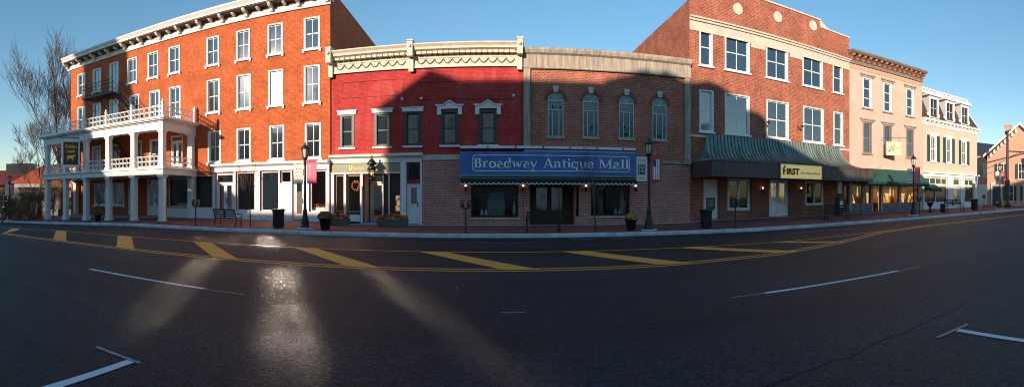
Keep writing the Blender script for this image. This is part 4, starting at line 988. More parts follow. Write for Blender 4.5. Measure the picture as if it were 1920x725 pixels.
# ================================================================== SALMON BUILDING
Cr = Bldg('salmon_brick_building', 'three storey pale salmon brick building with bracketed cornice and green awning', 'building', 1593, 25.75, 1729, 25.25, .35, 12.4, B_PINK, 16)
u = Cr.u; TAUPE = mat('taupe_frame', (.26, .19, .16), .6, var=.2); HOOD = mat('taupe_stone_hood', (.33, .29, .24), .8, var=.2)
r3 = (Cr.z(1626, 203), Cr.z(1626, 146)); r2 = (Cr.z(1626, 288), Cr.z(1626, 229))
for px, w_ in ((1626, .95), (1664, .95), (1706, .95)):
    window(Cr, u(px), r3[0], w_, r3[1] - r3[0], WHITE, curtain=None, sill=True, sillm=TAUPE, mx=1, my=3, casing=.08, lintel='hood', lm=HOOD)
    window(Cr, u(px), r2[0], w_, r2[1] - r2[0], TAUPE, curtain='sides', sill=True, sillm=TAUPE, mx=1, my=2, casing=.1, lintel='hood', lm=HOOD)
Zs = .35
for a, b in ((1598, 1618), (1622, 1633), (1637, 1652), (1656, 1686), (1690, 1722)):
    pane_part(Cr, u(a), u(b), 1.15 if a != 1637 else .45, 3.0, BROWN, y=.1, fr=.06)
Cr.front_wall(zt=13.1)
mb = MB(); zt = 12.35; W = Cr.W
mb.box(-.02, W + .02, -.12, -.003, 12.1, 12.35, 0); mb.prism([(-.003, 12.75), (-.5, 12.82), (-.62, 12.95), (-.62, 13.05), (.3, 13.15), (.3, 13.1), (-.003, 13.1)], 'x', -.1, W + .1)
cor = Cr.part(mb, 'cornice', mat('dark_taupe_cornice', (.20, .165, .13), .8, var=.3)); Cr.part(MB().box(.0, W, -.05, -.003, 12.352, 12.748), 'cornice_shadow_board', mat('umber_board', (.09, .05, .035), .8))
bm = MB(); bm.prism([(-.004, 12.36), (-.14, 12.4), (-.2, 12.56), (-.42, 12.66), (-.46, 12.80), (-.004, 12.75)], 'x', -.12, .12); bme = bm.mesh('bracket', mat('terracotta_bracket', (.42, .19, .12), .8, var=.3))
for k in range(15): link('bracket', bme, cor, (.1 + (W - .2) * k / 14, 0, 0))
Cr.part(MB().box(.0, W, -.04, -.003, 11.75, 12.0), 'frieze_band', mat('salmon_band', (.62, .30, .20), .8, var=.1))
mb = MB(); 
for a, b in ((1597, 1619), (1621, 1634), (1655, 1687), (1689, 1723)): mb.box(u(a), u(b), -.04, -.003, .2, 1.12)
Cr.part(mb, 'stall_riser', mat('grey_riser', (.22, .2, .19), .8, var=.2))
Cr.zt = 13.05; Cr.shell([3.9, 8.2])
# green awning
GRC = mat('green_canvas', (.012, .075, .055), .75, var=.18, scale=2)
ua, ub = .75, W - .6; za, zb_ = 4.0, 2.95
aw = thing('green_awning', 'plain dark green canvas awning over the lit shop window of the salmon building', 'awning', (Cr.A + Cr.d * ua).to_3d(), Cr.rz); w_ = ub - ua
mb = MB(); P = 1.35
mb.prism([(-.01, za), (-P, zb_), (-P, zb_ - .03), (-.01, za - .04)], 'x', 0, w_); mb.box(0, w_, -P - .012, -P + .012, zb_ - .28, zb_ - .032)
mb.prism([(-.01, za - .05), (-P + .02, zb_ - .04), (-P + .02, zb_ - .28), (-.01, zb_ - .28)], 'x', .0, .012); mb.prism([(-.01, za - .05), (-P + .02, zb_ - .04), (-P + .02, zb_ - .28), (-.01, zb_ - .28)], 'x', w_ - .012, w_)
mb.build('canvas', GRC, aw)
mb = MB()
for x_ in (.05, w_ / 2, w_ - .05): mb.tube([(x_, -.03, zb_ - .3), (x_, -P + .04, zb_ - .3)], .018, 5)
mb.build('awning_frame', DARK, aw)
# hanging picture sign above awning
px = 1661; P2 = Cr.A + Cr.d * u(px) + Cr.n * .9; hs = thing('picture_sign', 'white and green leafy picture sign hanging from an iron arm on the salmon wall', 'sign', (P2.x, P2.y, 0), -R(38))
za, zb_ = Cr.z(px, 290, .9), Cr.z(px, 264, .9)
MB().box(-.62, .62, -.03, .03, za, zb_).build('board', mat('cream_board', (.50, .50, .34), .6), hs)
rr = random.Random(1); mb = MB()
for k in range(26):
    a_ = rr.uniform(0, 6.28); cx_, cz_ = -.25 + rr.uniform(-.26, .3), (za + zb_) / 2 + rr.uniform(-.22, .25); mb.prism([(cx_, cz_), (cx_ + .09 * math.cos(a_) - .03 * math.sin(a_), cz_ + .09 * math.sin(a_) + .03 * math.cos(a_)), (cx_ + .17 * math.cos(a_), cz_ + .17 * math.sin(a_)), (cx_ + .09 * math.cos(a_) + .03 * math.sin(a_), cz_ + .09 * math.sin(a_) - .03 * math.cos(a_))], 'y', -.035 - k * .0004, -.031)
mb.build('leaf_emblem', mat('leaf_green_paint', (.10, .26, .05), .6, var=.3), hs)
mb = MB()
for k in range(7): x_ = .02 + k * .075; mb.box(x_, x_ + .02, -.037, -.031, (za + zb_) / 2, (za + zb_) / 2 + .13); mb.box(x_ + .02, x_ + .05, -.037, -.031, (za + zb_) / 2 + rr.choice((0, .06)), (za + zb_) / 2 + .02 + rr.choice((0, .06)))
mb.build('lettering', GREEN, hs)
mb = MB(); mb.tube([(-.95, 0, zb_ + .28), (1.1, 0, zb_ + .34)], .025, 5); mb.tube([(-.5, 0, zb_), (-.5, 0, zb_ + .3)], .012, 4); mb.tube([(.5, 0, zb_), (.5, 0, zb_ + .3)], .012, 4); mb.build('iron_arm', BLACK, hs)
# glowing goods inside the salmon building's windows
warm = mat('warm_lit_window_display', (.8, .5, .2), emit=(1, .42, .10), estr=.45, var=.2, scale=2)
goods = [(1588 + 20, 'cone', .5, 'glowing cone shaped tree in the lit shop window'), (1640, 'box', .3, 'small lit stand beside the shop door'), (1661, 'shirt', .5, 'pale dress form in the lit shop window'), (1674, 'box', .3, 'orange lit box beside the dress form'), (1703, 'box', .42, 'pair of lit white tubs in the right shop window'), (1716, 'star', .45, 'glowing star ornament at the right of the shop window')]
for px, kd, s_, lb in goods:
    P3 = Cr.A + Cr.d * u(px) - Cr.n * .7; t = MB()
    if kd == 'cone': t.lathe([(.3, 1.2), (.02, 2.0)], n=12)
    elif kd == 'box': t.box(-.16, .16, -.1, .1, 1.2, 1.95); t.box(-.2, .2, -.12, .12, 1.95, 2.02)
    elif kd == 'shirt': t.lathe([(.2, 1.2), (.16, 1.55), (.26, 1.9), (.22, 2.1), (.06, 2.18), (.05, 2.28)], n=12)
    else: t.prism([((.28 if k % 2 == 0 else .11) * math.sin(k * PI / 5), 1.7 + (.28 if k % 2 == 0 else .11) * math.cos(k * PI / 5)) for k in range(10)], 'y', -.03, .03)
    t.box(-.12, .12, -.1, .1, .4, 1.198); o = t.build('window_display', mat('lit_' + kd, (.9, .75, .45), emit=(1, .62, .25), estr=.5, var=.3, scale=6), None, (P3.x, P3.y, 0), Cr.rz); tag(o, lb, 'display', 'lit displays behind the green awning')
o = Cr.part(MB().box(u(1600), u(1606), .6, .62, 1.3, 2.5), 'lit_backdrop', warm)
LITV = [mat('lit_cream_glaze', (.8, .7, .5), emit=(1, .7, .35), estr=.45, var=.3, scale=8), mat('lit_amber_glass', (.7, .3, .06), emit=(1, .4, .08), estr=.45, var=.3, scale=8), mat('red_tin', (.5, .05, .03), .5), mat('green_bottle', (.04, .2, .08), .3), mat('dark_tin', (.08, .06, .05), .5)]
gr = random.Random(12); k = 0
for (pa, pb) in ((1657, 1685), (1691, 1721), (1599, 1617)):
    n_ = 9 if pa != 1599 else 4
    for i in range(n_):
        px = pa + (pb - pa) * (i + .5) / n_ + gr.uniform(-.5, .5); hh_ = gr.uniform(.25, .8); zb0 = gr.choice((1.2, 1.2, 1.75)); r0_ = gr.uniform(.06, .13)
        P4 = Cr.A + Cr.d * u(px) - Cr.n * gr.uniform(.35, .6); t = MB(); t.lathe([(r0_ * .7, zb0), (r0_, zb0 + hh_ * .3), (r0_ * .8, zb0 + hh_ * .7), (r0_ * .4, zb0 + hh_ * .85), (r0_ * .5, zb0 + hh_)], n=8)
        o = t.build('shop_ware', gr.choice(LITV), None, (P4.x, P4.y, 0), 0); tag(o, 'small jar or vase among the wares behind the lit shop glass', 'shop ware', 'small wares on the shelves behind the green awning')
for (pa, pb) in ((1656.5, 1685.5), (1690.5, 1721.5), (1598.5, 1617.5)):
    mb = MB(); mb.box(u(pa), u(pb), .3, .75, 1.16, 1.195); mb.box(u(pa), u(pb), .45, .75, 1.72, 1.745); Cr.part(mb, 'display_shelf', BROWN)
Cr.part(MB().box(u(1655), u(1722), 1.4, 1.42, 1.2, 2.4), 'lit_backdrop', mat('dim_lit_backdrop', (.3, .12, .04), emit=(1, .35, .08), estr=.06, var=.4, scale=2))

# ================================================================== MANSARD BUILDING
Mn = Bldg('mansard_building', 'peach building with brown mansard roof, three white dormers and dark green shutters', 'building', 1729.5, 25.25, 1832, 24.8, .55, 7.0, B_PINK2, 16)
u = Mn.u; W = Mn.W
ze = Mn.z(1732, 224)
r2 = (Mn.z(1750, 303), Mn.z(1750, 254))
for px in (1750, 1779, 1807.5):
    window(Mn, u(px), r2[0], .95, r2[1] - r2[0], WHITE, curtain='sides', sill=True, mx=2, my=2, casing=.12, lintel='flat')
    for s_ in (-1, 1):
        mb = MB(); c = u(px) + s_ * .74
        mb.box(c - .2, c + .2, -.06, -.003, r2[0], r2[1]); 
        for k in range(14): mb.box(c - .16, c + .16, -.075, -.061, r2[0] + .06 + k * (r2[1] - r2[0] - .1) / 14, r2[0] + .06 + (k + .6) * (r2[1] - r2[0] - .1) / 14)
        Mn.part(mb, 'shutter', GREEN)
zs = 3.5; zr = 2.75
segs = [(1733, 1777), (1807, 1826)]
pane_part(Mn, u(1733), u(1776), 1.15, zr, WHITE, mx=2, y=.1); pane_part(Mn, u(1733), u(1776), zr + .12, zs, WHITE, mx=4, y=.1)
pane_part(Mn, u(1808), u(1826), 1.15, zr, WHITE, mx=1, y=.1); pane_part(Mn, u(1808), u(1826), zr + .12, zs, WHITE, mx=2, y=.1)
door_part(Mn, u(1787), u(1800), .6, zr, WHITE, leaves=1, panel=.25, transom=0); pane_part(Mn, u(1787), u(1800), zr + .12, zs, WHITE, mx=1, y=.1)
Mn.front_wall(zt=ze - .1)
gp = MB()
for a, b in ((1734, 1775), (1788, 1799), (1809, 1825)): gp.box(u(a), u(b), .2, .22, zr + .15, zs - .02)
Mn.part(gp, 'green_transom_blind', mat('green_blind', (.02, .12, .06), .7))
gp = MB()
def wav(mb, xa, xb, z0, z1, y):
    n = int((xb - xa) / .04)
    for i in range(n):
        a, b = xa + (xb - xa) * i / n, xa + (xb - xa) * (i + 1) / n; f = lambda t: y + .04 * math.sin(t * 34)
        mb.quad([(a, f(a), z0), (b, f(b), z0), (b, f(b), z1), (a, f(a), z1)], 0, True)
wav(gp, u(1734), u(1775), 1.2, zr - .25, .35); wav(gp, u(1788), u(1799), .9, zr - .2, .35); wav(gp, u(1809), u(1825), 1.2, zr - .1, .35); Mn.part(gp, 'shop_curtain', mat('brown_curtain', (.22, .18, .15), .9))
mb = MB()
for a, b in ((1730, 1732.6), (1777, 1786.5), (1800.5, 1807.4), (1826.6, 1831.5)): mb.box(u(a), u(b), -.08, -.003, .4, zs + .1)
for a, b in ((1732.7, 1776.9), (1807.5, 1826.5)): mb.box(u(a), u(b), -.05, -.003, .4, 1.12)
mb.box(.0, W, -.12, -.003, zs + .102, zs + .4); mb.box(-.05, W + .1, -.3, -.003, zs + .402, zs + .52)
Mn.part(mb, 'shopfront_facing', WHITE)
mb = MB(); mb.box(-.02, W + .35, -.42, -.003, ze - .02, ze + .1); mb.box(-.02, W + .3, -.3, -.003, ze + .102, ze + .2); mb.box(-.02, W + .03, -.06, -.003, ze - .45, ze - .022); mb.box(W + .003, W + .35, -.003, 12, ze - .02, ze + .1)
eave = Mn.part(mb, 'eave_cornice', WHITE)
bm = MB(); bm.prism([(-.062, ze - .42), (-.12, ze - .4), (-.36, ze - .14), (-.36, ze - .022), (-.062, ze - .022)], 'x', -.07, .07); bme = bm.mesh('bracket', WHITE)
for k in range(15): link('bracket', bme, eave, (.1 + (W - .2) * k / 14, 0, 0))
zm = ze + 2.75; ins = 1.35
mb = MB(); x0_, x1_ = 0., W + .05
mb.quad([(x0_, -.2, ze + .2), (x1_, -.2, ze + .2), (x1_ - ins, ins * .8, zm), (x0_, ins * .8, zm)]); mb.quad([(x1_, -.2, ze + .2), (x1_, 14, ze + .2), (x1_ - ins, 14, zm), (x1_ - ins, ins * .8, zm)]); mb.quad([(x0_, ins * .8, zm), (x1_ - ins, ins * .8, zm), (x1_ - ins, 14, zm), (x0_, 14, zm)]); mb.quad([(x0_, -.2, ze + .2), (x0_, ins * .8, zm), (x0_, 14, zm), (x0_, 14, ze + .2)])
Mn.part(mb, 'mansard_roof', SLATE)
mb = MB(); mb.box(0, x1_ - ins + .2, ins * .8 - .4, ins * .8 + .3, zm + .003, zm + .32); mb.box(0, x1_ - ins + .3, ins * .8 - .55, ins * .8 + .3, zm + .322, zm + .45); mb.box(x1_ - ins - .3, x1_ - ins + .2, ins * .8 + .302, 14, zm + .003, zm + .4)
mb.tube([(x1_ - .02, -.2, ze + .2), (x1_ - ins, ins * .8, zm)], .07, 6)
Mn.part(mb, 'roof_crown', WHITE)
for px in (1750, 1780, 1808):
    dz0, dz1 = ze + .25, ze + 2.35; wdt = .74
    dm = MB(); dm.box(-wdt, -wdt + .2, -.1, .9, dz0, dz1); dm.box(wdt - .2, wdt, -.1, .9, dz0, dz1); dm.box(-wdt + .2, wdt - .2, -.1, .0, dz1 - .28, dz1); dm.box(-wdt - .02, wdt + .02, -.14, -.0, dz0 - .03, dz0 + .14)
    dm.prism([(-wdt - .25, dz1), (wdt + .25, dz1), (wdt + .25, dz1 + .1), (.35, dz1 + .34), (-.35, dz1 + .34), (-wdt - .25, dz1 + .1)], 'y', -.32, 1.1)
    dm.box(-wdt - .2, -wdt, -.05, .5, dz0, dz0 + .5); dm.box(wdt, wdt + .2, -.05, .5, dz0, dz0 + .5)
    d_ = dm.build('dormer', WHITE, Mn.root, (u(px), 0, 0))
    p = MB(); p.quad([(-wdt + .2, .03, dz0 + .14), (wdt - .2, .03, dz0 + .14), (wdt - .2, .03, dz1 - .28), (-wdt + .2, .03, dz1 - .28)]); p.build('pane', glass('dark_dormer_glass', (.12, .12, .14), 1.8, .06), d_)
    q = MB(); q.box(-.02, .02, .0, .028, dz0 + .14, dz1 - .28); q.box(-.42, .42, .0, .026, (dz0 + dz1) / 2 - .07, (dz0 + dz1) / 2 - .03); q.box(-wdt + .2, wdt - .2, .3, .32, dz0, dz1 - .1, 1); q.build('sash', [WHITE, DARK], d_)
Mn.zt = ze - .12; Mn.shell([4.0])
# small dark awning at the left of the mansard shop
mb = MB(); mb.prism([(-.01, 2.9), (-.9, 2.45), (-.9, 2.2), (-.88, 2.2), (-.01, 2.6)], 'x', 0, 1.6); o = mb.build('small_awning', GRC, None, (Mn.A + Mn.d * .15).to_3d(), Mn.rz); tag(o, 'small dark awning at the left end of the white mansard shop front', 'awning')

# ================================================================== FAR RIGHT HOUSES
PEACH = brick('peach_house_brick', (.64, .38, .26), (.60, .35, .24), (.54, .32, .22), ms=.004, var=.1)
t = thing('gabled_house', 'peach gabled house with chimney and dark shutters beyond the side street', 'house', (53 * math.sin(th(1851)), 53 * math.cos(th(1851)), .45), -1.16)
hwid = 7.4; hx = hwid / 2; ez, rz_ = 5.9, 9.4
gb = MB(); gb.prism([(0, -.5), (hwid, -.5), (hwid, ez), (hx, rz_), (0, ez)], 'y', 0, 14); gb.build('wall', PEACH, t)
mb = MB(); mb.prism([(-.4, ez - .12), (hx, rz_ + .06), (hwid + .4, ez - .12), (hwid + .4, ez + .08), (hx, rz_ + .28), (-.4, ez + .08)], 'y', .2, 14.3); mb.build('roof', mat('dark_shingle', (.04, .045, .06), .8, var=.3), t)
mb = MB(); mb.prism([(-.45, ez - .16), (hx, rz_ + .02), (hwid + .45, ez - .16), (hwid + .45, ez + .1), (hx, rz_ + .3), (-.45, ez + .1)], 'y', -.35, .198)
for k in range(1, 9):
    f = k / 9; mb.box(hx * f - .1, hx * f + .1, -.25, -.003, ez - .5 + (rz_ - ez) * f, ez - .1 + (rz_ - ez) * f)
mb.build('bargeboard', WHITE, t)
mb = MB(); mb.box(1.9, 2.7, 2, 2.8, 6.5, 9.6); mb.box(1.83, 2.77, 1.93, 2.87, 9.6, 9.8); mb.build('chimney', PEACH, t)
mb = MB(); 
def hwindow(par, x, z, w, h, shut=True):
    f = MB(); f.box(x - w / 2 - .08, x - w / 2, -.06, -.003, z, z + h); f.box(x + w / 2, x + w / 2 + .08, -.06, -.003, z, z + h); f.box(x - w / 2 - .08, x + w / 2 + .08, -.06, -.003, z + h, z + h + .1); f.box(x - w / 2 - .12, x + w / 2 + .12, -.1, -.003, z - .1, z); f.box(x - w / 2, x + w / 2, -.045, -.003, z + h / 2 - .03, z + h / 2 + .03); f.box(x - .02, x + .02, -.044, -.003, z, z + h)
    fo = f.build('window', WHITE, par); MB().box(x - w / 2, x + w / 2, -.03, -.003, z, z + h).build('pane', mat('dark_reflecting_pane', (.03, .035, .04), .08, var=0, spec=1.), fo)
    if shut:
        for g in (-1, 1): MB().box(x + g * (w / 2 + .24) - .15, x + g * (w / 2 + .24) + .15, -.05, -.003, z, z + h).build('shutter', GREEN, fo)
for x_ in (1.55, 3.9, 6.2): hwindow(t, x_, 3.3, .6, 1.7)
for x_ in (2.6, 4.5, 6.3): hwindow(t, x_, .8, .7, 1.7)
f = MB(); f.box(.6, 1.5, -.06, -.003, 0, 2.5); fo = f.build('door', NAVY, t); MB().box(.45, .6, -.1, -.003, 0, 2.7).box(1.5, 1.65, -.1, -.003, 0, 2.7).box(.45, 1.65, -.1, -.003, 2.7, 2.85).build('door_frame', WHITE, fo)
MB().box(0, hwid, -.05, -.003, -.3, 2.85 - .0).v
t2 = thing('row_house', 'pink row house with dark roof seen between the mansard and gabled houses', 'house', (60, 34.6, .5), -.25)
MB().box(0, 14, 0, 10, -.5, 7.4).build('wall', brick('pink_brick', (.68, .36, .25), (.64, .33, .22), (.6, .32, .24), ms=.004), t2)
mb = MB(); mb.prism([(-.3, 7.402), (-.3, 7.6), (5, 10.2), (10.3, 7.6), (10.3, 7.402)], 'x', -.3, 14.3); mb.build('roof', mat('blue_slate', (.025, .03, .05), .7), t2)
for x_ in (2, 5, 8, 11): hwindow(t2, x_, 4.2, 1.1, 1.9, False)
MB().box(0, 14, -.06, -.003, -.2, 3.1).build('white_ground_floor', WHITE, t2)
for x_ in (2.5, 6): hwindow(t2, x_, .9, 1.6, 1.6, False)

# ================================================================== FAR LEFT HOUSES
def polar(px, d): a = th(px); return d * math.sin(a), d * math.cos(a)
X_, Y_ = polar(-12, 78); t = thing('long_brick_hall', 'long low brick hall with dark red roof at the far left', 'building', (X_ - 6, Y_, G(X_)), R(40))
MB().box(-12, 22, 0, 12, -.5, 5.2).build('wall', brick('far_brick', (.16, .06, .045), (.12, .05, .04), (.15, .1, .09)), t)
mb = MB(); mb.prism([(-.6, 5.2), (6, 7.9), (12.6, 5.2), (12.6, 5.0), (-.6, 5.0)], 'x', -12.5, 22.5); rf = mb.build('roof', mat('dark_red_roof', (.16, .022, .018), .8, var=.25, scale=2), t)
MB().box(4, 9, 4, 7, 7.0, 9.0).build('roof_vent', DARK, rf)
for x_ in range(-10, 21, 5): hwindow(t, x_, 1.2, 1.4, 2.0, False)
X_, Y_ = polar(36, 62); t = thing('white_house', 'low grey house with bright orange red hipped roof at the left', 'house', (X_, Y_, G(X_)), R(46))
MB().box(-1, 9, 0, 8, -.5, 4.4).build('wall', mat('grey_siding', (.36, .34, .32), .8, var=.2), t)
mb = MB(); a, b, c, d = (-1.5, -.5, 4.4), (9.5, -.5, 4.4), (9.5, 8.5, 4.4), (-1.5, 8.5, 4.4); e1, e2 = (2.6, 4, 7.2), (5.4, 4, 7.2)
mb.quad([a, b, e2, e1]); mb.quad([b, c, e2]); mb.quad([c, d, e1, e2]); mb.quad([d, a, e1]); mb.quad([a, d, c, b]); mb.build('roof', mat('orange_red_roof', (.55, .10, .03), .8, var=.15), t)
MB().box(-1.55, 9.55, -.56, -.45, 4.0, 4.42).build('eave_board', WHITE, t)
for x_ in (1, 4, 7): hwindow(t, x_, 1., 1.1, 1.7, False)
X_, Y_ = polar(-55, 95); t = thing('distant_house', 'distant grey house at the far left edge', 'house', (X_, Y_, G(X_)), R(40)); MB().box(0, 16, 0, 9, -.5, 5).build('wall', mat('pale_siding', (.42, .4, .38), .8), t); mb = MB(); mb.prism([(-.5, 5), (4.5, 8), (9.5, 5)], 'x', -.4, 16.4); mb.build('roof', ROOF, t)
hwindow(t, 4, 1.2, 1.2, 1.6, False)

# ================================================================== TREES
def tree(name, label, X, Y, z, h, seed, lean=(0, 0), levels=5, r0=.2, spread=.5, upb=.35, barkm=None, twig_n=3, first=.25, cat='tree', nk=3, leaf=None, leafm=None, group=None, rmin=.006, shrink=(.62, .82)):
    rr = random.Random(seed); t = thing(name, label, cat, (X, Y, z), 0, group); tr_, cr_, lv = MB(), MB(), MB()
    def grow(p, d, ln, r, lev):
        pts = [p]; rs = [r]; cur = Vector(p); dd = Vector(d); n_ = 4 if lev > 1 else 3
        for i in range(n_):
            dd = (dd + Vector((rr.uniform(-.12, .12), rr.uniform(-.12, .12), rr.uniform(-.04, .10) + upb * .12))).normalized()
            cur = cur + dd * ln / n_; pts.append(cur.copy()); rs.append(r * (1 - .45 * (i + 1) / n_))
        (tr_ if lev == levels else cr_).tube(pts, rs, 8 if lev == levels else (5 if lev > 2 else 3), caps=False, smooth=lev > 2)
        if lev == 0:
            if leaf:
                for _ in range(leaf):
                    q = cur + Vector([rr.gauss(0, .12) for _ in range(3)]); a = Vector([rr.gauss(0, 1) for _ in range(3)]).normalized(); b = a.orthogonal().normalized(); s_ = rr.uniform(.03, .06)
                    lv.quad([q - a * s_, q + b * s_ * .6, q + a * s_, q - b * s_ * .6])
            return
        kids = nk + (1 if lev == levels else 0) + (rr.random() < .4)
        for k in range(int(kids)):
            f = rr.uniform(first if lev == levels else .3, 1.); idx = min(int(f * n_), n_ - 1); q = pts[idx].lerp(pts[idx + 1], f * n_ - idx)
            az = rr.uniform(0, 2 * PI); side = Vector((math.cos(az), math.sin(az), 0)); side = (side - dd * side.dot(dd)).normalized()
            nd = (dd * (1 - spread * .5) + side * spread * rr.uniform(.7, 1.2) + Vector((0, 0, upb))).normalized()
            grow(q, nd, ln * rr.uniform(*shrink), max(rmin, rs[idx] * .52), lev - 1)
        grow(pts[-1], dd, ln * .7, max(rmin, rs[-1] * .9), lev - 1)
    grow(Vector((0, 0, -.1)), Vector((lean[0], lean[1], 1)).normalized(), h * .36, r0, levels)
    bm_ = barkm or mat('grey_bark', (.075, .058, .052), .9, var=.3)
    tr_.build('trunk', bm_, t); cr_.build('crown', bm_, t)
    if leaf: lv.build('leaves', leafm, t)
    return t
X_, Y_ = polar(114, 52); tree('bare_tree', 'tall bare tree rising behind the left corner of the hotel', X_, Y_, G(X_), 18.5, 11, (.0, 0), 6, .34, .6, .42, nk=2, rmin=.017, shrink=(.55, .8))
X_, Y_ = polar(148, 60); tree('bare_tree', 'bare tree whose top shows just above the hotel cornice', X_, Y_, G(X_), 23.5, 21, (.0, 0), 5, .34, .4, .5, nk=2, rmin=.022, shrink=(.55, .75))
X_, Y_ = polar(72, 44); tree('bare_tree', 'smaller spreading bare tree left of the hotel porch', X_, Y_, G(X_), 9.5, 5, (-.1, 0), 6, .2, .62, .28, nk=2, rmin=.012)
tanl = mat('tan_autumn_leaf', (.26, .16, .06), .8, var=.3)
for i, (px, d_, h_, lb) in enumerate(((8, 44, 3.4, 'leafy tan ornamental tree behind the far left lamp post'), (40, 46, 3.8, 'tan ornamental tree in front of the grey house'), (66, 40, 3.2, 'tan ornamental tree just left of the porch'), (100, 41, 4.6, 'yellow leaved tree seen through the porch columns'))):
    X_, Y_ = polar(px, d_); tree('ornamental_tree', lb, X_, Y_, G(X_), h_, 40 + i, (0, 0), 4, .07, .75, .1, nk=4, leaf=3, leafm=tanl if i < 3 else mat('yellow_leaf', (.45, .25, .05), .8, var=.3), group='ornamental trees in the corner garden', rmin=.006)
def shrub(px, d, r, h, m, label, n=500, name='shrub', cat='shrub', seed=1, loc=None):
    rr = random.Random(seed); X_, Y_ = polar(px, d) if loc is None else loc[:2]; z = G(X_) if loc is None else loc[2]; mb = MB(); tw = MB()
    lob = [(rr.uniform(-.5, .5) * r, rr.uniform(-.5, .5) * r, rr.uniform(.35, .8) * h, rr.uniform(.35, .6) * r) for _ in range(7)]
    for _ in range(n):
        c = rr.choice(lob); v = Vector([rr.gauss(0, 1) for _ in range(3)]).normalized() * c[3] * rr.uniform(.6, 1.1); q = Vector((c[0] + v.x, c[1] + v.y, max(.03, c[2] + v.z * h / r * .6)))
        a = Vector([rr.gauss(0, 1) for _ in range(3)]).normalized(); b = a.orthogonal().normalized(); s_ = rr.uniform(.03, .065) * max(r, .6)
        mb.quad([q - a * s_, q + b * s_ * .6, q + a * s_, q - b * s_ * .6])
    for c in lob: tw.tube([(0, 0, 0), (c[0], c[1], c[2])], .02, 4)
    t = thing(name, label, cat, (X_, Y_, z)); mb.build('leaves', m, t); tw.build('stems', mat('twig', (.08, .05, .03), .9), t); return t
OLIVE = mat('olive_leaf', (.055, .07, .025), .8, var=.4); RUST = mat('rust_leaf', (.30, .09, .03), .8, var=.4)
for i, (px, d, r, h, m, lb) in enumerate(((4, 38, 1.1, 1.5, OLIVE, 'dark evergreen shrub at the left edge behind the lamp post'), (36, 38, 1.0, 1.2, RUST, 'rust coloured shrub right of the far left lamp post'), (52, 38.5, 1.0, 1.1, RUST, 'reddish shrub in the middle of the corner garden'), (74, 39, .9, 1.3, OLIVE, 'olive shrub beside the leftmost porch column'), (24, 42, 1.2, 1.3, OLIVE, 'olive shrub under the tan ornamental tree'))):
    shrub(px, d, r, h, m, lb, seed=i)
struct(sheet('lawn', -75, -33.2, 26, 48, lambda x, y: G(x) + .2, mat('sunlit_lawn', (.20, .19, .05), .9, var=.3), 3))
sap = mat('sapling_bark', (.10, .07, .055), .9)
for px, Y_, h_, lb, sd in ((470, 20.3, 4.2, 'thin young street tree in front of the hotel shop window', 3), (1117, 20.3, 4.6, 'thin young street tree in front of the antique shop window', 4), (1613, 21.2, 4.2, 'thin young street tree in front of the lit shop', 6), (184, 20.5, 3.6, 'thin sapling in a black tub before the porch', 8)):
    X_ = Y_ * tn(px); tree('young_tree', lb, X_, Y_, SW(X_, Y_), h_, sd, (0, 0), 4, .04, .55, .25, sap, nk=2, first=.62, group=None, rmin=.005, shrink=(.5, .7))

# ================================================================== STREET FURNITURE
def put(px, Y): X = Y * tn(px); return (X, Y, SW(X, Y))
def lamp_proto():
    t = thing('street_lamp', '', 'street lamp')
    p = MB(); p.lathe([(.24, 0), (.24, .1), (.19, .14), (.2, .3), (.13, .55), (.1, .8), (.12, .86), (.075, .95), (.065, 1.2), (.05, 3.0), (.05, 3.2), (.08, 3.22), (.08, 3.28), (.04, 3.32)], n=14); p.build('post', BLACK, t)
    MB().lathe([(.38, -.12), (.38, .02), (.3, .05)], n=20).build('concrete_footing', CONC, t)
    l = MB(); l.lathe([(.06, 3.3), (.14, 3.4), (.14, 3.44), (.1, 3.46)], n=6); 
    for k in range(6):
        a = k * PI / 3; l.tube([(.12 * math.cos(a), .12 * math.sin(a), 3.44), (.19 * math.cos(a), .19 * math.sin(a), 3.86)], .014, 4)
    l.lathe([(.17, 3.84), (.235, 3.87), (.2, 3.92), (.1, 4.03), (.04, 4.06), (.05, 4.1), (.015, 4.2)], n=6); l.build('lantern', BLACK, t)
    MB().lathe([(.11, 3.46), (.175, 3.85)], n=6, smooth=False).build('lantern_glass', LAMPG, t)
    a = MB(); 
    for z_ in (3.33, 2.18):
        a = MB(); a.tube([(-.62, 0, z_), (.62, 0, z_)], .012, 5); a.ball((-.62, 0, z_), .025, 6, 4); a.ball((.62, 0, z_), .025, 6, 4); a.build('banner_arm', BLACK, t)
    return t
def banner_l(t, kind):
    o = MB().box(-.58, -.1, -.008, .008, 2.2, 3.32).build('pale_banner', CREAMB, t)
    g = MB(); c_ = GREEN if kind != 'navy' else mat('navy_ink', (.02, .04, .09), .6)
    rr = random.Random(3)
    if kind == 'navy':
        for k in range(3): g.box(-.51, -.17, -.014, -.009, 2.5 + k * .17, 2.63 + k * .17)
    o2 = g.build('banner_block', c_, o) if kind == 'navy' else None
    w = MB()
    rows = [(2.54, 3), (2.71, 3), (2.88, 4)]
    for z_, n_ in rows:
        for k in range(n_):
            x_ = -.46 + k * .25 / (n_ - 1) if n_ > 1 else 0; w.box(x_, x_ + .02, -.018, -.0145, z_, z_ + .06); w.box(x_ + .02, x_ + .045, -.018, -.0145, z_ + rr.choice((0, .045)), z_ + .015 + rr.choice((0, .045)))
    w.build('banner_lettering', SIGNW if kind == 'navy' else GREEN, o)
    x = MB(); x.box(-.5, -.18, -.012, -.009, 3.12, 3.16); x.box(-.48, -.2, -.012, -.009, 2.32, 2.36); x.build('banner_rule', mat('rust_ink', (.35, .1, .06), .6) if kind != 'navy' else mat('grey_ink', (.25, .25, .28), .6), o)
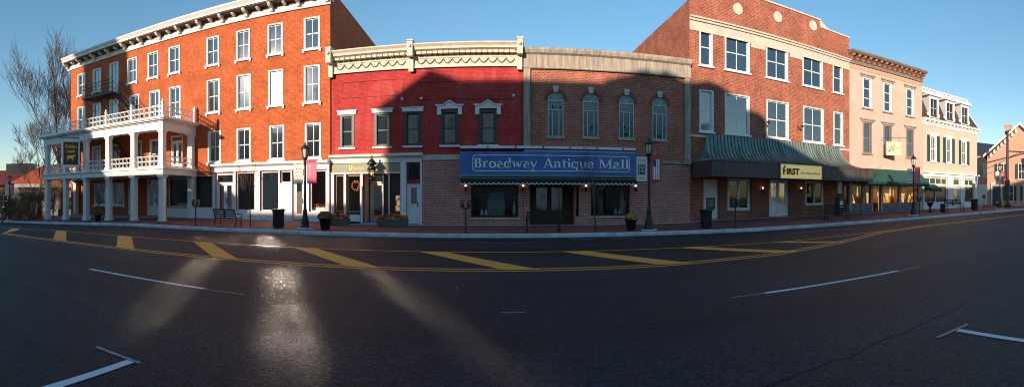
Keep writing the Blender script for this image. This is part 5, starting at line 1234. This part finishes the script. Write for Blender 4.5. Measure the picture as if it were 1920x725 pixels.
def banner_r(t, kind):
    if kind == 'flag':
        o = MB().box(.1, .58, -.008, .008, 2.2, 3.32).build('red_banner', RED, t)
        f = MB().box(.17, .51, -.014, -.009, 2.3, 3.2).build('flag_field', SIGNW, o); s_ = MB()
        for k in range(4): s_.box(.19 + k * .09, .225 + k * .09, -.017, -.0145, 2.31, 3.19 if k > 1 else 2.85)
        s_.build('flag_stripe', mat('faded_red', (.6, .25, .32), .6), o); MB().box(.175, .33, -.019, -.0145, 2.86, 3.195).build('flag_canton', mat('flag_blue', (.03, .07, .25), .6), o)
    else:
        o = MB().box(.1, .58, -.008, .008, 2.2, 3.32).build('red_banner', RED, t); MB().box(.12, .56, -.014, -.009, 2.23, 3.18).build('pink_field', PINKB, o)
        e_ = MB(); e_.lathe([(.001, 0), (.08, .02)], n=6); w = MB(); w.box(.2, .3, -.018, -.0145, 2.95, 3.1); w.box(.24, .26, -.018, -.0145, 2.45, 2.93); w.build('banner_emblem', mat('pale_blue_ink', (.45, .5, .6), .6), o)
lp = lamp_proto()
specs = [(18, 20.6, 'far left street lamp with two banners, before the corner garden', 'green', 'pink', .95), (572, 20.7, 'street lamp with cream and red banners before the hotel shop window', 'green', 'pink', 1.0), (1217, 20.3, 'street lamp with white banner and flag banner at the end of the blue sign', 'navy', 'flag', 1.03), (1713, 20.7, 'street lamp with cream and red banners before the salmon building', 'green', 'pink', 1.06), (1875, 20.9, 'far right street lamp with banners beside the tall traffic pole', 'navy', 'pink', 1.1)]
for i, (px, Y_, lb, kl, kr_, s_) in enumerate(specs):
    o = lp if i == 0 else copy_tree(LP0 if False else lp_clean)
    if i == 0:
        lp_clean = copy_tree(lp)   # banner-less copy to duplicate from, removed below
    o.location = put(px, Y_); o.scale = (s_, s_, s_); o['label'] = lb; o['group'] = 'black street lamps with banners along the kerb'
    o.rotation_euler.z = -th(px) * .25
    banner_l(o, kl); banner_r(o, kr_)
for ch in list(lp_clean.children): bpy.data.objects.remove(ch)
bpy.data.objects.remove(lp_clean)
# benches
def bench_proto():
    t = thing('park_bench', '', 'bench'); w = .72
    s_ = MB()
    for k in range(5): s_.box(-w, w, -.22 + k * .085, -.16 + k * .085, .43, .455)
    s_.build('seat', BLACK, t)
    b_ = MB()
    for k in range(4): b_.box(-w, w, .22 + k * .025, .24 + k * .025, .52 + k * .095, .58 + k * .095)
    b_.box(-w, w, .3, .33, .87, .9); b_.box(-.02, .02, .2, .32, .45, .9); b_.build('backrest', BLACK, t)
    for s2 in (-1, 1):
        l = MB(); x = s2 * w
        l.tube([(x, -.26, 0), (x, -.2, .2), (x, -.24, .42)], .028, 6); l.tube([(x, .3, 0), (x, .18, .22), (x, .2, .44), (x, .33, .92)], .028, 6); l.tube([(x, -.24, .42), (x, .2, .43)], .025, 6)
        l.tube([(x, -.24, .42), (x, -.3, .56), (x, -.22, .65), (x, .24, .66)], .022, 6); l.build('leg', BLACK, t)
    return t
bp_ = bench_proto()
for i, (px, Y_, lb, rz0, s_) in enumerate(((427, 20.4, 'black bench facing the hotel door, between the parking meter and the sapling', PI - .15, 1.), (1018, 20.35, 'black bench before the wooden entrance under the awning', PI, 1.), (1570, 20.9, 'black bench before the cash kiosk under the canopy', -.35, 1.02), (1789, 21.6, 'black bench before the white mansard shop front', -.5, 1.1))):
    o = bp_ if i == 0 else copy_tree(bp_); o.location = put(px, Y_); o.rotation_euler.z = rz0; o.scale = (s_,) * 3; o['label'] = lb; o['group'] = 'black metal benches along the pavement'
# bins
def bin_proto():
    t = thing('litter_bin', '', 'litter bin'); b_ = MB(); b_.lathe([(.22, 0), (.23, .04), (.29, .78), (.31, .8)], n=18)
    for k in range(18): a = 2 * PI * k / 18 + .1; b_.box(.255 * math.cos(a) - .012, .255 * math.cos(a) + .012, .255 * math.sin(a) - .012, .255 * math.sin(a) + .012, .06, .74)
    b_.build('body', DARK, t); MB().lathe([(.33, .8), (.34, .84), (.26, .89), (.12, .9), (.11, .88)], n=18).build('rim', BLACK, t); return t
bp_ = bin_proto()
for i, (px, Y_, lb, s_) in enumerate(((522, 20.7, 'black litter bin left of the lamp post before the hotel', 1.05), (1324, 20.6, 'black litter bin before the white bank door panel', 1.05), (1768, 21.4, 'low black litter bin beside the mansard shop bench', .8), (1827, 21.4, 'black litter bin at the right corner of the mansard shop', 1.15))):
    o = bp_ if i == 0 else copy_tree(bp_); o.location = put(px, Y_); o.scale = (s_,) * 3; o['label'] = lb; o['group'] = 'black litter bins'
# parking meters
def meter_proto():
    t = thing('parking_meter', '', 'parking meter'); p = MB(); p.lathe([(.09, 0), (.09, .03), (.035, .05), (.03, .95)], n=10); p.tube([(-.13, 0, .93), (.13, 0, .93)], .028, 6); p.build('post', BLACK, t)
    for s_ in (-1, 1):
        h = MB(); x = s_ * .13; h.box(x - .07, x + .07, -.06, .06, .96, 1.14); h.prism([(x + .07 * math.cos(PI * k / 8), 1.14 + .12 * math.sin(PI * k / 8)) for k in range(9)], 'y', -.06, .06); hd = h.build('meter_head', mat('meter_grey', (.05, .05, .055), .4, metal=.3, var=0), t)
        MB().box(x - .04, x + .04, -.066, -.061, 1.14, 1.2).build('display', mat('meter_display', (.2, .22, .2), .2), hd)
    return t
mp_ = meter_proto()
for i, (px, Y_, lb) in enumerate(((63, 20.3, 'twin parking meter at the far left before the corner garden'), (367, 20.0, 'twin parking meter between the porch corner and the bench'), (873, 20.05, 'twin parking meter before the left antique shop window'), (1379, 20.0, 'twin parking meter before the left bank window'), (1724, 20.5, 'twin parking meter just right of the lamp by the salmon building'), (1845, 21., 'twin parking meter at the corner of the side street'))):
    o = mp_ if i == 0 else copy_tree(mp_); o.location = put(px, Y_); o['label'] = lb; o['group'] = 'twin head parking meters on the kerb'; s_ = 1.12; o.scale = (s_,) * 3
# flower tubs
ORG = mat('orange_mum', (.75, .14, .02), .8, var=.35, scale=30); RUSTF = mat('rust_mum', (.32, .07, .03), .8, var=.4, scale=30); YELF = mat('yellow_mum', (.6, .28, .04), .8, var=.4, scale=30); LEAFM = mat('mum_leaf', (.05, .075, .025), .8, var=.4)
def blossoms(r, h, z, n, seed, sq=None):
    rr = random.Random(seed); f, l = MB(), MB()
    for k in range(n):
        a, q = rr.uniform(0, 2 * PI), math.sqrt(rr.random())
        if sq: x, y = rr.uniform(-sq[0], sq[0]), rr.uniform(-sq[1], sq[1]); zz = z + h * rr.uniform(.4, 1) * (1 - .3 * abs(x) / sq[0])
        else: x, y = q * r * math.cos(a), q * r * math.sin(a); zz = z + h * math.sqrt(max(0, 1 - q * q)) * rr.uniform(.8, 1.05)
        m = f if rr.random() < .72 else l; s_ = rr.uniform(.035, .06)
        if m is f: f.ball((x, y, zz), s_, 6, 4, sz=.7)
        else:
            v = Vector([rr.gauss(0, 1) for _ in range(3)]).normalized(); w = v.orthogonal(); c = Vector((x, y, zz)); l.quad([c - v * s_ * 1.5, c + w * s_, c + v * s_ * 1.5, c - w * s_])
    return f, l
def tub(px, Y_, lb, m, s_=1., seed=1, bare=False):
    t = thing('flower_tub', lb, 'planter', put(px, Y_), 0, 'black flower tubs on the pavement'); t.scale = (s_,) * 3
    MB().lathe([(.2, 0), (.22, .03), (.3, .5), (.34, .52), (.34, .57), (.3, .58)], n=12).build('tub', BLACK, t); MB().lathe([(.3, .5), (.29, .56)], n=12).build('soil', mat('soil', (.03, .02, .015), .9), t)
    f, l = blossoms(.36, .3, .56, 320, seed); f.build('flowers', m, t); l.build('leaves', LEAFM, t)
tub(610, 20.4, 'black tub of rust coloured mums right of the lamp post', RUSTF, .98, 2); tub(1183, 20.5, 'black tub of yellow and rust flowers left of the lamp with the flag banner', YELF, .9, 3)
tub(184, 20.6, 'small black tub at the foot of the third porch column', OLIVE, .75, 4)
tub(1872, 21.6, 'black flower tub beside the far right lamp post', YELF, .8, 9)
def fbox(px, Y_, w, lb, seed):
    t = thing('flower_box', lb, 'planter box', put(px, Y_), 0, 'planter boxes of orange flowers'); t.scale = (1.15,) * 3; mb = MB(); mb.box(-w, w, -.22, .22, 0, .34); 
    for k in range(int(w * 2 / .12)): mb.box(-w + .01 + k * .12, -w + .1 + k * .12, -.235, -.221, .01, .33)
    mb.build('box', mat('weathered_planter_wood', (.13, .11, .075), .9, var=.3), t); f, l = blossoms(.3, .26, .3, 300, seed, (w * .95, .2)); f.build('flowers', ORG, t); l.build('leaves', LEAFM, t)
    pk = MB(); rr = random.Random(seed)
    for k in range(4): pk.ball((-w * .7 + k * w * .45, -.1, .46), .1, 10, 6, sz=.8)
    pk.build('pumpkin', mat('pumpkin_orange', (.72, .16, .02), .6), t)
fbox(638, 23.6, .42, 'planter box of orange flowers left of the shop doorway', 5); fbox(736, 23.3, .68, 'planter box of orange flowers right of the shop doorway', 6)
# iron urn by the mansard building
t = thing('iron_urn', 'black iron urn on pedestal before the mansard shop window', 'urn', put(1744, 22.2)); MB().lathe([(.22, 0), (.22, .08), (.12, .16), (.07, .35), (.1, .45), (.24, .62), (.28, .78), (.31, .8)], n=14).build('urn', BLACK, t); f, l = blossoms(.24, .2, .76, 60, 12); l.build('plant', LEAFM, t)
# traffic pole far right
t = thing('traffic_pole', 'tall dark traffic signal pole with side arm at the far right', 'traffic pole', (21.9 * tn(1889), 21.9, SW(44, 22)))
MB().lathe([(.35, 0), (.35, .3), (.2, .5), (.17, .7), (.14, 5.6), (.13, 8.1), (.15, 8.15)], n=12).build('pole', mat('dark_pole_paint', (.03, .028, .028), .5), t)
MB().tube([(0, 0, 6.0), (7.5, -1.5, 6.3)], .07, 8).tube([(0, 0, 5.3), (2.5, -.5, 6.05)], .03, 6).build('mast_arm', BLACK, t)
for x_ in (3.4, 6.5):
    h = MB(); h.box(x_ - .18, x_ + .18, -.75 - .16, -.75 + .16, 4.6, 5.6); hd = h.build('signal_head', BLACK, t)
    for k, c in enumerate(((.02, .2, .05), (.3, .2, .02), (.3, .02, .02))): MB().ball((x_, -.92, 4.8 + k * .3), .1, 8, 5).build('signal_lens', mat('lens%d' % k, c, .3, var=0), hd)
MB().box(-.5, -.02, -.3, .1, 2.2, 2.9).build('control_box', BLACK, t)
t = thing('utility_cable', 'thin cable sagging between the mansard building and traffic pole', 'cable', (0, 0, 0))
MB().tube([(43.5 + (44.3 - 43.5) * k / 8, 25 - 3.0 * k / 8, 4.0 + 1.2 * (k / 8) - .3 * math.sin(PI * k / 8)) for k in range(9)], .02, 4).build('cable', DARK, t)
# sign post at far left behind the meter
t = thing('notice_post', 'thin dark post with a square black notice beside the porch', 'sign post', (26.0 * tn(70) + 2.2, 25.0, G(-36) + .2)); MB().tube([(0, 0, 0), (0, 0, 2.3)], .04, 6).build('post', DARK, t); MB().box(-.35, .35, -.03, .03, 1.7, 2.5).build('board', BLACK, t); MB().box(-.25, .25, -.04, -.031, .4, 1.1).build('paper_notice', SIGNW, t)

# goods in shop windows --------------------------------------------------
def blob(name, px, B_, z0, prof, m, lb, cat, off=-.7, n=12):
    P = B_.A + B_.d * B_.u(px) + B_.n * off; t = MB(); t.lathe([(r_, z0 + z_) for r_, z_ in prof], n=n); o = t.build(name, m, None, (P.x, P.y, 0), B_.rz); return tag(o, lb, cat)
def cabinet(px, B_, w, z0, h, m, lb, cat='cabinet', off=-.7, name='cabinet'):
    P = B_.A + B_.d * B_.u(px) + B_.n * off; t = MB(); t.box(-w / 2, w / 2, -.15, .15, z0, z0 + h * .62); t.box(-w / 2 - .04, w / 2 + .04, -.18, .18, z0 + h * .62, z0 + h * .67); t.box(-w / 2 + .06, w / 2 - .06, .02, .15, z0 + h * .67, z0 + h); t.prism([(-w / 2, z0 + h), (w / 2, z0 + h), (w * .3, z0 + h + .12), (0, z0 + h + .18), (-w * .3, z0 + h + .12)], 'y', .03, .13)
    for k in range(3): t.box(-w / 2 + .05, w / 2 - .05, -.165, -.151, z0 + h * .62 * (k + .08) / 3, z0 + h * .62 * (k + .92) / 3)
    o = t.build(name, m, None, (P.x, P.y, 0), B_.rz); return tag(o, lb, cat)
MINT = mat('mint_paint', (.16, .36, .30), .5, var=.2)
for B_, p0, p1 in ((Bd, 884, 971), (An, 1108, 1180)): B_.part(MB().box(B_.u(p0), B_.u(p1), .35, 1.4, .2, .66), 'display_platform', BROWN)
cabinet(930, Bd, .95, .66, 1.15, MINT, 'mint green dresser with mirror in the left antique shop window')
vase = [(.06, 0), (.11, .1), (.09, .22), (.04, .3), (.06, .36)]
for px, lb in ((903, 'white vase nearest the left edge of the antique window'), (911, 'small white jug beside the mint dresser'), (965, 'tall white vase at the right end of the left antique window')): blob('vase', px, Bd, .66, vase if px < 960 else [(r_, z_ * 2.2) for r_, z_ in vase], SIGNW, lb, 'vase', -.5)
blob('dress_form', 1131, An, .66, [(.22, 0), (.18, .3), (.12, .5), (.2, .85), (.18, .95), (.05, 1.02), (.05, 1.12)], mat('grey_cloth', (.22, .2, .2), .9), 'grey dress form in the right antique shop window', 'dress form')
for px, lb in ((1158, 'white jar in the right antique window'), (1166, 'white pitcher beside the long white curtain')): blob('jar', px, An, .66, vase, SIGNW, lb, 'jar', -.5)
cabinet(1173, An, .3, .66, 1.2, mat('pale_blue_paint2', (.45, .55, .6), .6), 'narrow pale blue shelf at the right of the antique window', 'shelf', name='shelf')
# hotel shop windows
for px, lb in ((595, 'white pots of red flowers in the hotel window beside the lamp post'), (517, 'white pot with flowers in the hotel window behind the litter bin')):
    P = H.A + H.d * H.u(px) + H.n * -.5; t = thing('flower_pot', lb, 'flower pot', (P.x, P.y, .85)); w_ = .45 if px > 550 else .25
    MB().box(-w_, w_, -.12, .12, 0, .25).build('pot', SIGNW, t); f, l = blossoms(.2, .2, .25, 90, 7, (w_, .12)); f.build('flowers', mat('red_flower', (.7, .04, .03), .7, var=.2, scale=20), t); l.build('leaves', LEAFM, t)
P = H.A + H.d * H.u(333) + H.n * -1.0; t = thing('dining_table', 'table under a white cloth behind the porch window', 'table', (P.x, P.y, .5)); MB().lathe([(.75, .1), (.62, .72), (.6, .76)], n=20).build('tablecloth_top', mat('white_cloth', (.7, .72, .75), .8), t); MB().tube([(0, 0, -.15), (0, 0, .7)], .05, 8).build('pedestal', BROWN, t)
# door wreaths on the red shop front
for px, lb in ((663, 'orange autumn wreath in the left window of the red shop'), (741, 'orange autumn wreath in the right window of the red shop')):
    P = Bd.A + Bd.d * Bd.u(px) + Bd.n * -.35; z_ = 2.35; rr = random.Random(px); w = MB()
    for k in range(70): a = rr.uniform(0, 2 * PI); r_ = .22 + rr.gauss(0, .03); w.ball((r_ * math.cos(a), rr.gauss(0, .02), z_ + r_ * 1.1 * math.sin(a)), rr.uniform(.02, .04), 5, 4)
    o = w.build('wreath', mat('autumn_wreath', (.65, .22, .03), .8, var=.4, scale=20), None, (P.x, P.y, 0)); tag(o, lb, 'wreath')

# ================================================================== ACROSS THE STREET (behind the camera: they shade the street)
SUNH = Vector((-.449, -.8935)); TEL = .25; YO = -14.0
def sh(X, Z, Yf=25.):               # point of the shadow edge on the fronts -> point of the roofline across the street
    s_ = (Yf - YO) / .8935; return (X + SUNH.x * s_, Z + TEL * s_)
PALE = brick('pale_bounce_brick', (.68, .64, .58), (.64, .60, .55), (.5, .46, .42), var=.1)  # unseen walls made pale to bounce light into the shaded fronts
def occ(pts, label, m=None, depth=3.0, cat='building', name='opposite_building', extra_low=0):
    P = [sh(*p) for p in pts]; t = thing(name, label, cat, (P[0][0], YO, 0)); x0 = P[0][0]
    poly = [(P[0][0] - x0, -1)] + [(p[0] - x0, p[1]) for p in P] + [(P[-1][0] - x0, -1)]
    mb = MB(); mb.prism(poly, 'y', 0, -depth); mb.build('wall', PALE, t)
    wd = P[-1][0] - P[0][0]; n_ = max(1, int(wd / 3)); top = min(p[1] for p in P)
    for k in range(n_):
        x = wd * (k + .5) / n_
        for z_ in (4.2, 7.6, 11.0):
            if z_ + 2 < top - .5:
                f = MB(); f.box(x - .55, x + .55, .003, .08, z_ - .05, z_ + 2.05); fo = f.build('window', WHITE, t); MB().box(x - .46, x + .46, .081, .09, z_ + .05, z_ + 1.95).build('pane', MATS['dark_reflecting_pane'], fo)
    return t
occ([(-60, 2.0), (-33, 2.2)], 'low pale terrace at the left of the opposite side', B_ANT)
occ([(-30.1, 19), (-25.7, 19), (-25.4, 12), (-23.9, 5.6), (-22.3, 2.4)], 'tall slim pale tower across the street', B_ANT, 1.2, 'tower', 'brick_tower')
occ([(-33, 2.2), (-30.2, 2.2)], 'narrow pale house left of the tower across the street')
occ([(-22.2, 2.15), (-15.8, 2.15)], 'pale shop right of the tower across the street')
occ([(-15.7, .75), (-9.2, .75)], 'low flat roofed shop across from the hotel corner', B_BANK)
occ([(-9.1, 1.35), (-6.1, 1.35)], 'small pale shop across from the red shop front', B_PINK)
occ([(-5.75, 6.4), (-6.45, 6.6), (-3.3, 8.65), (-2.0, 8.15), (-1.9, 8.0), (6.2, 8.0)], 'gabled pale building across the street', B_BANK, 2.5)
occ([(6.25, 8.1), (8.7, 8.8), (9.4, 8.62), (9.9, 8.85), (11.1, 8.4)], 'pale building with broken roofline across the street', B_ANT, 2.)
occ([(11.15, 8.3), (12.7, 8.65), (13.4, 8.55), (14.4, 8.1), (15.2, 7.35), (16.4, 7.15), (16.6, 5.9), (19.0, 5.3), (21.3, 4.0), (23.0, 2.8)], 'pale house with sloping roof across from the bank', B_BANK, 1.0)
occ([(23.05, 2.6), (60, 2.7)], 'long low terrace at the right of the opposite side')

# ================================================================== LIGHT, SKY, CAMERA
w = bpy.data.worlds.new('World'); SC.world = w; w.use_nodes = True; nt = w.node_tree
sky = N(nt, 'ShaderNodeTexSky'); sky.sky_type = 'NISHITA'; sky.sun_disc = False
el = math.atan(TEL); az = math.atan2(SUNH.x, SUNH.y)
sky.sun_elevation = el; sky.sun_rotation = az % (2 * PI); sky.altitude = 200; sky.air_density = 1.0; sky.dust_density = .0; sky.ozone_density = 1.6
hs_ = N(nt, 'ShaderNodeHueSaturation'); hs_.inputs['Saturation'].default_value = 1.42; hs_.inputs['Value'].default_value = 1.08; hs_.inputs['Hue'].default_value = .495
gm_ = N(nt, 'ShaderNodeGamma'); gm_.inputs[1].default_value = .74; L(nt, sky.outputs[0], gm_.inputs[0]); L(nt, gm_.outputs[0], hs_.inputs['Color']); bg = nt.nodes['Background']; L(nt, hs_.outputs[0], bg.inputs[0]); bg.inputs[1].default_value = .15
ld = bpy.data.lights.new('sun', 'SUN'); ld.energy = 4.1; ld.angle = R(.53); ld.color = (1., .79, .62); lo = bpy.data.objects.new('sun', ld); COL.objects.link(lo)
dirv = Vector((SUNH.x, SUNH.y, TEL)).normalized(); lo.rotation_euler = dirv.to_track_quat('Z', 'Y').to_euler(); lo.location = dirv * 60
cd = bpy.data.cameras.new('camera'); cd.type = 'PANO'; cd.panorama_type = 'CENTRAL_CYLINDRICAL'
cd.central_cylindrical_range_u_min = (0 - CX) / FP; cd.central_cylindrical_range_u_max = (1920 - CX) / FP
cd.central_cylindrical_range_v_min = (HY - 725) / FP; cd.central_cylindrical_range_v_max = HY / FP; cd.central_cylindrical_radius = 1.
cd.clip_start = .05; cd.clip_end = 3000
co = bpy.data.objects.new('camera', cd); COL.objects.link(co); co.location = (0, 0, EYE); co.rotation_euler = (PI / 2, 0, 0); SC.camera = co
SC.render.engine = 'CYCLES'; SC.render.filter_size = 1.0; SC.cycles.pixel_filter_type = 'BLACKMAN_HARRIS'; SC.cycles.filter_width = 1.05
vs_ = SC.view_settings; vs_.view_transform = 'Standard'; vs_.look = 'None'; vs_.exposure = 0.72; vs_.gamma = 1; vs_.use_curve_mapping = False
cy = SC.cycles; cy.use_denoising = True; cy.use_adaptive_sampling = False; cy.caustics_reflective = True; cy.caustics_refractive = False; cy.blur_glossy = .3
cy.max_bounces = 8; cy.diffuse_bounces = 4; cy.glossy_bounces = 4; cy.transparent_max_bounces = 12; cy.sample_clamp_indirect = 0; cy.sample_clamp_direct = 0
cy.use_guiding = True; cy.use_surface_guiding = True; cy.guiding_training_samples = 64
bpy.context.view_layer.update()
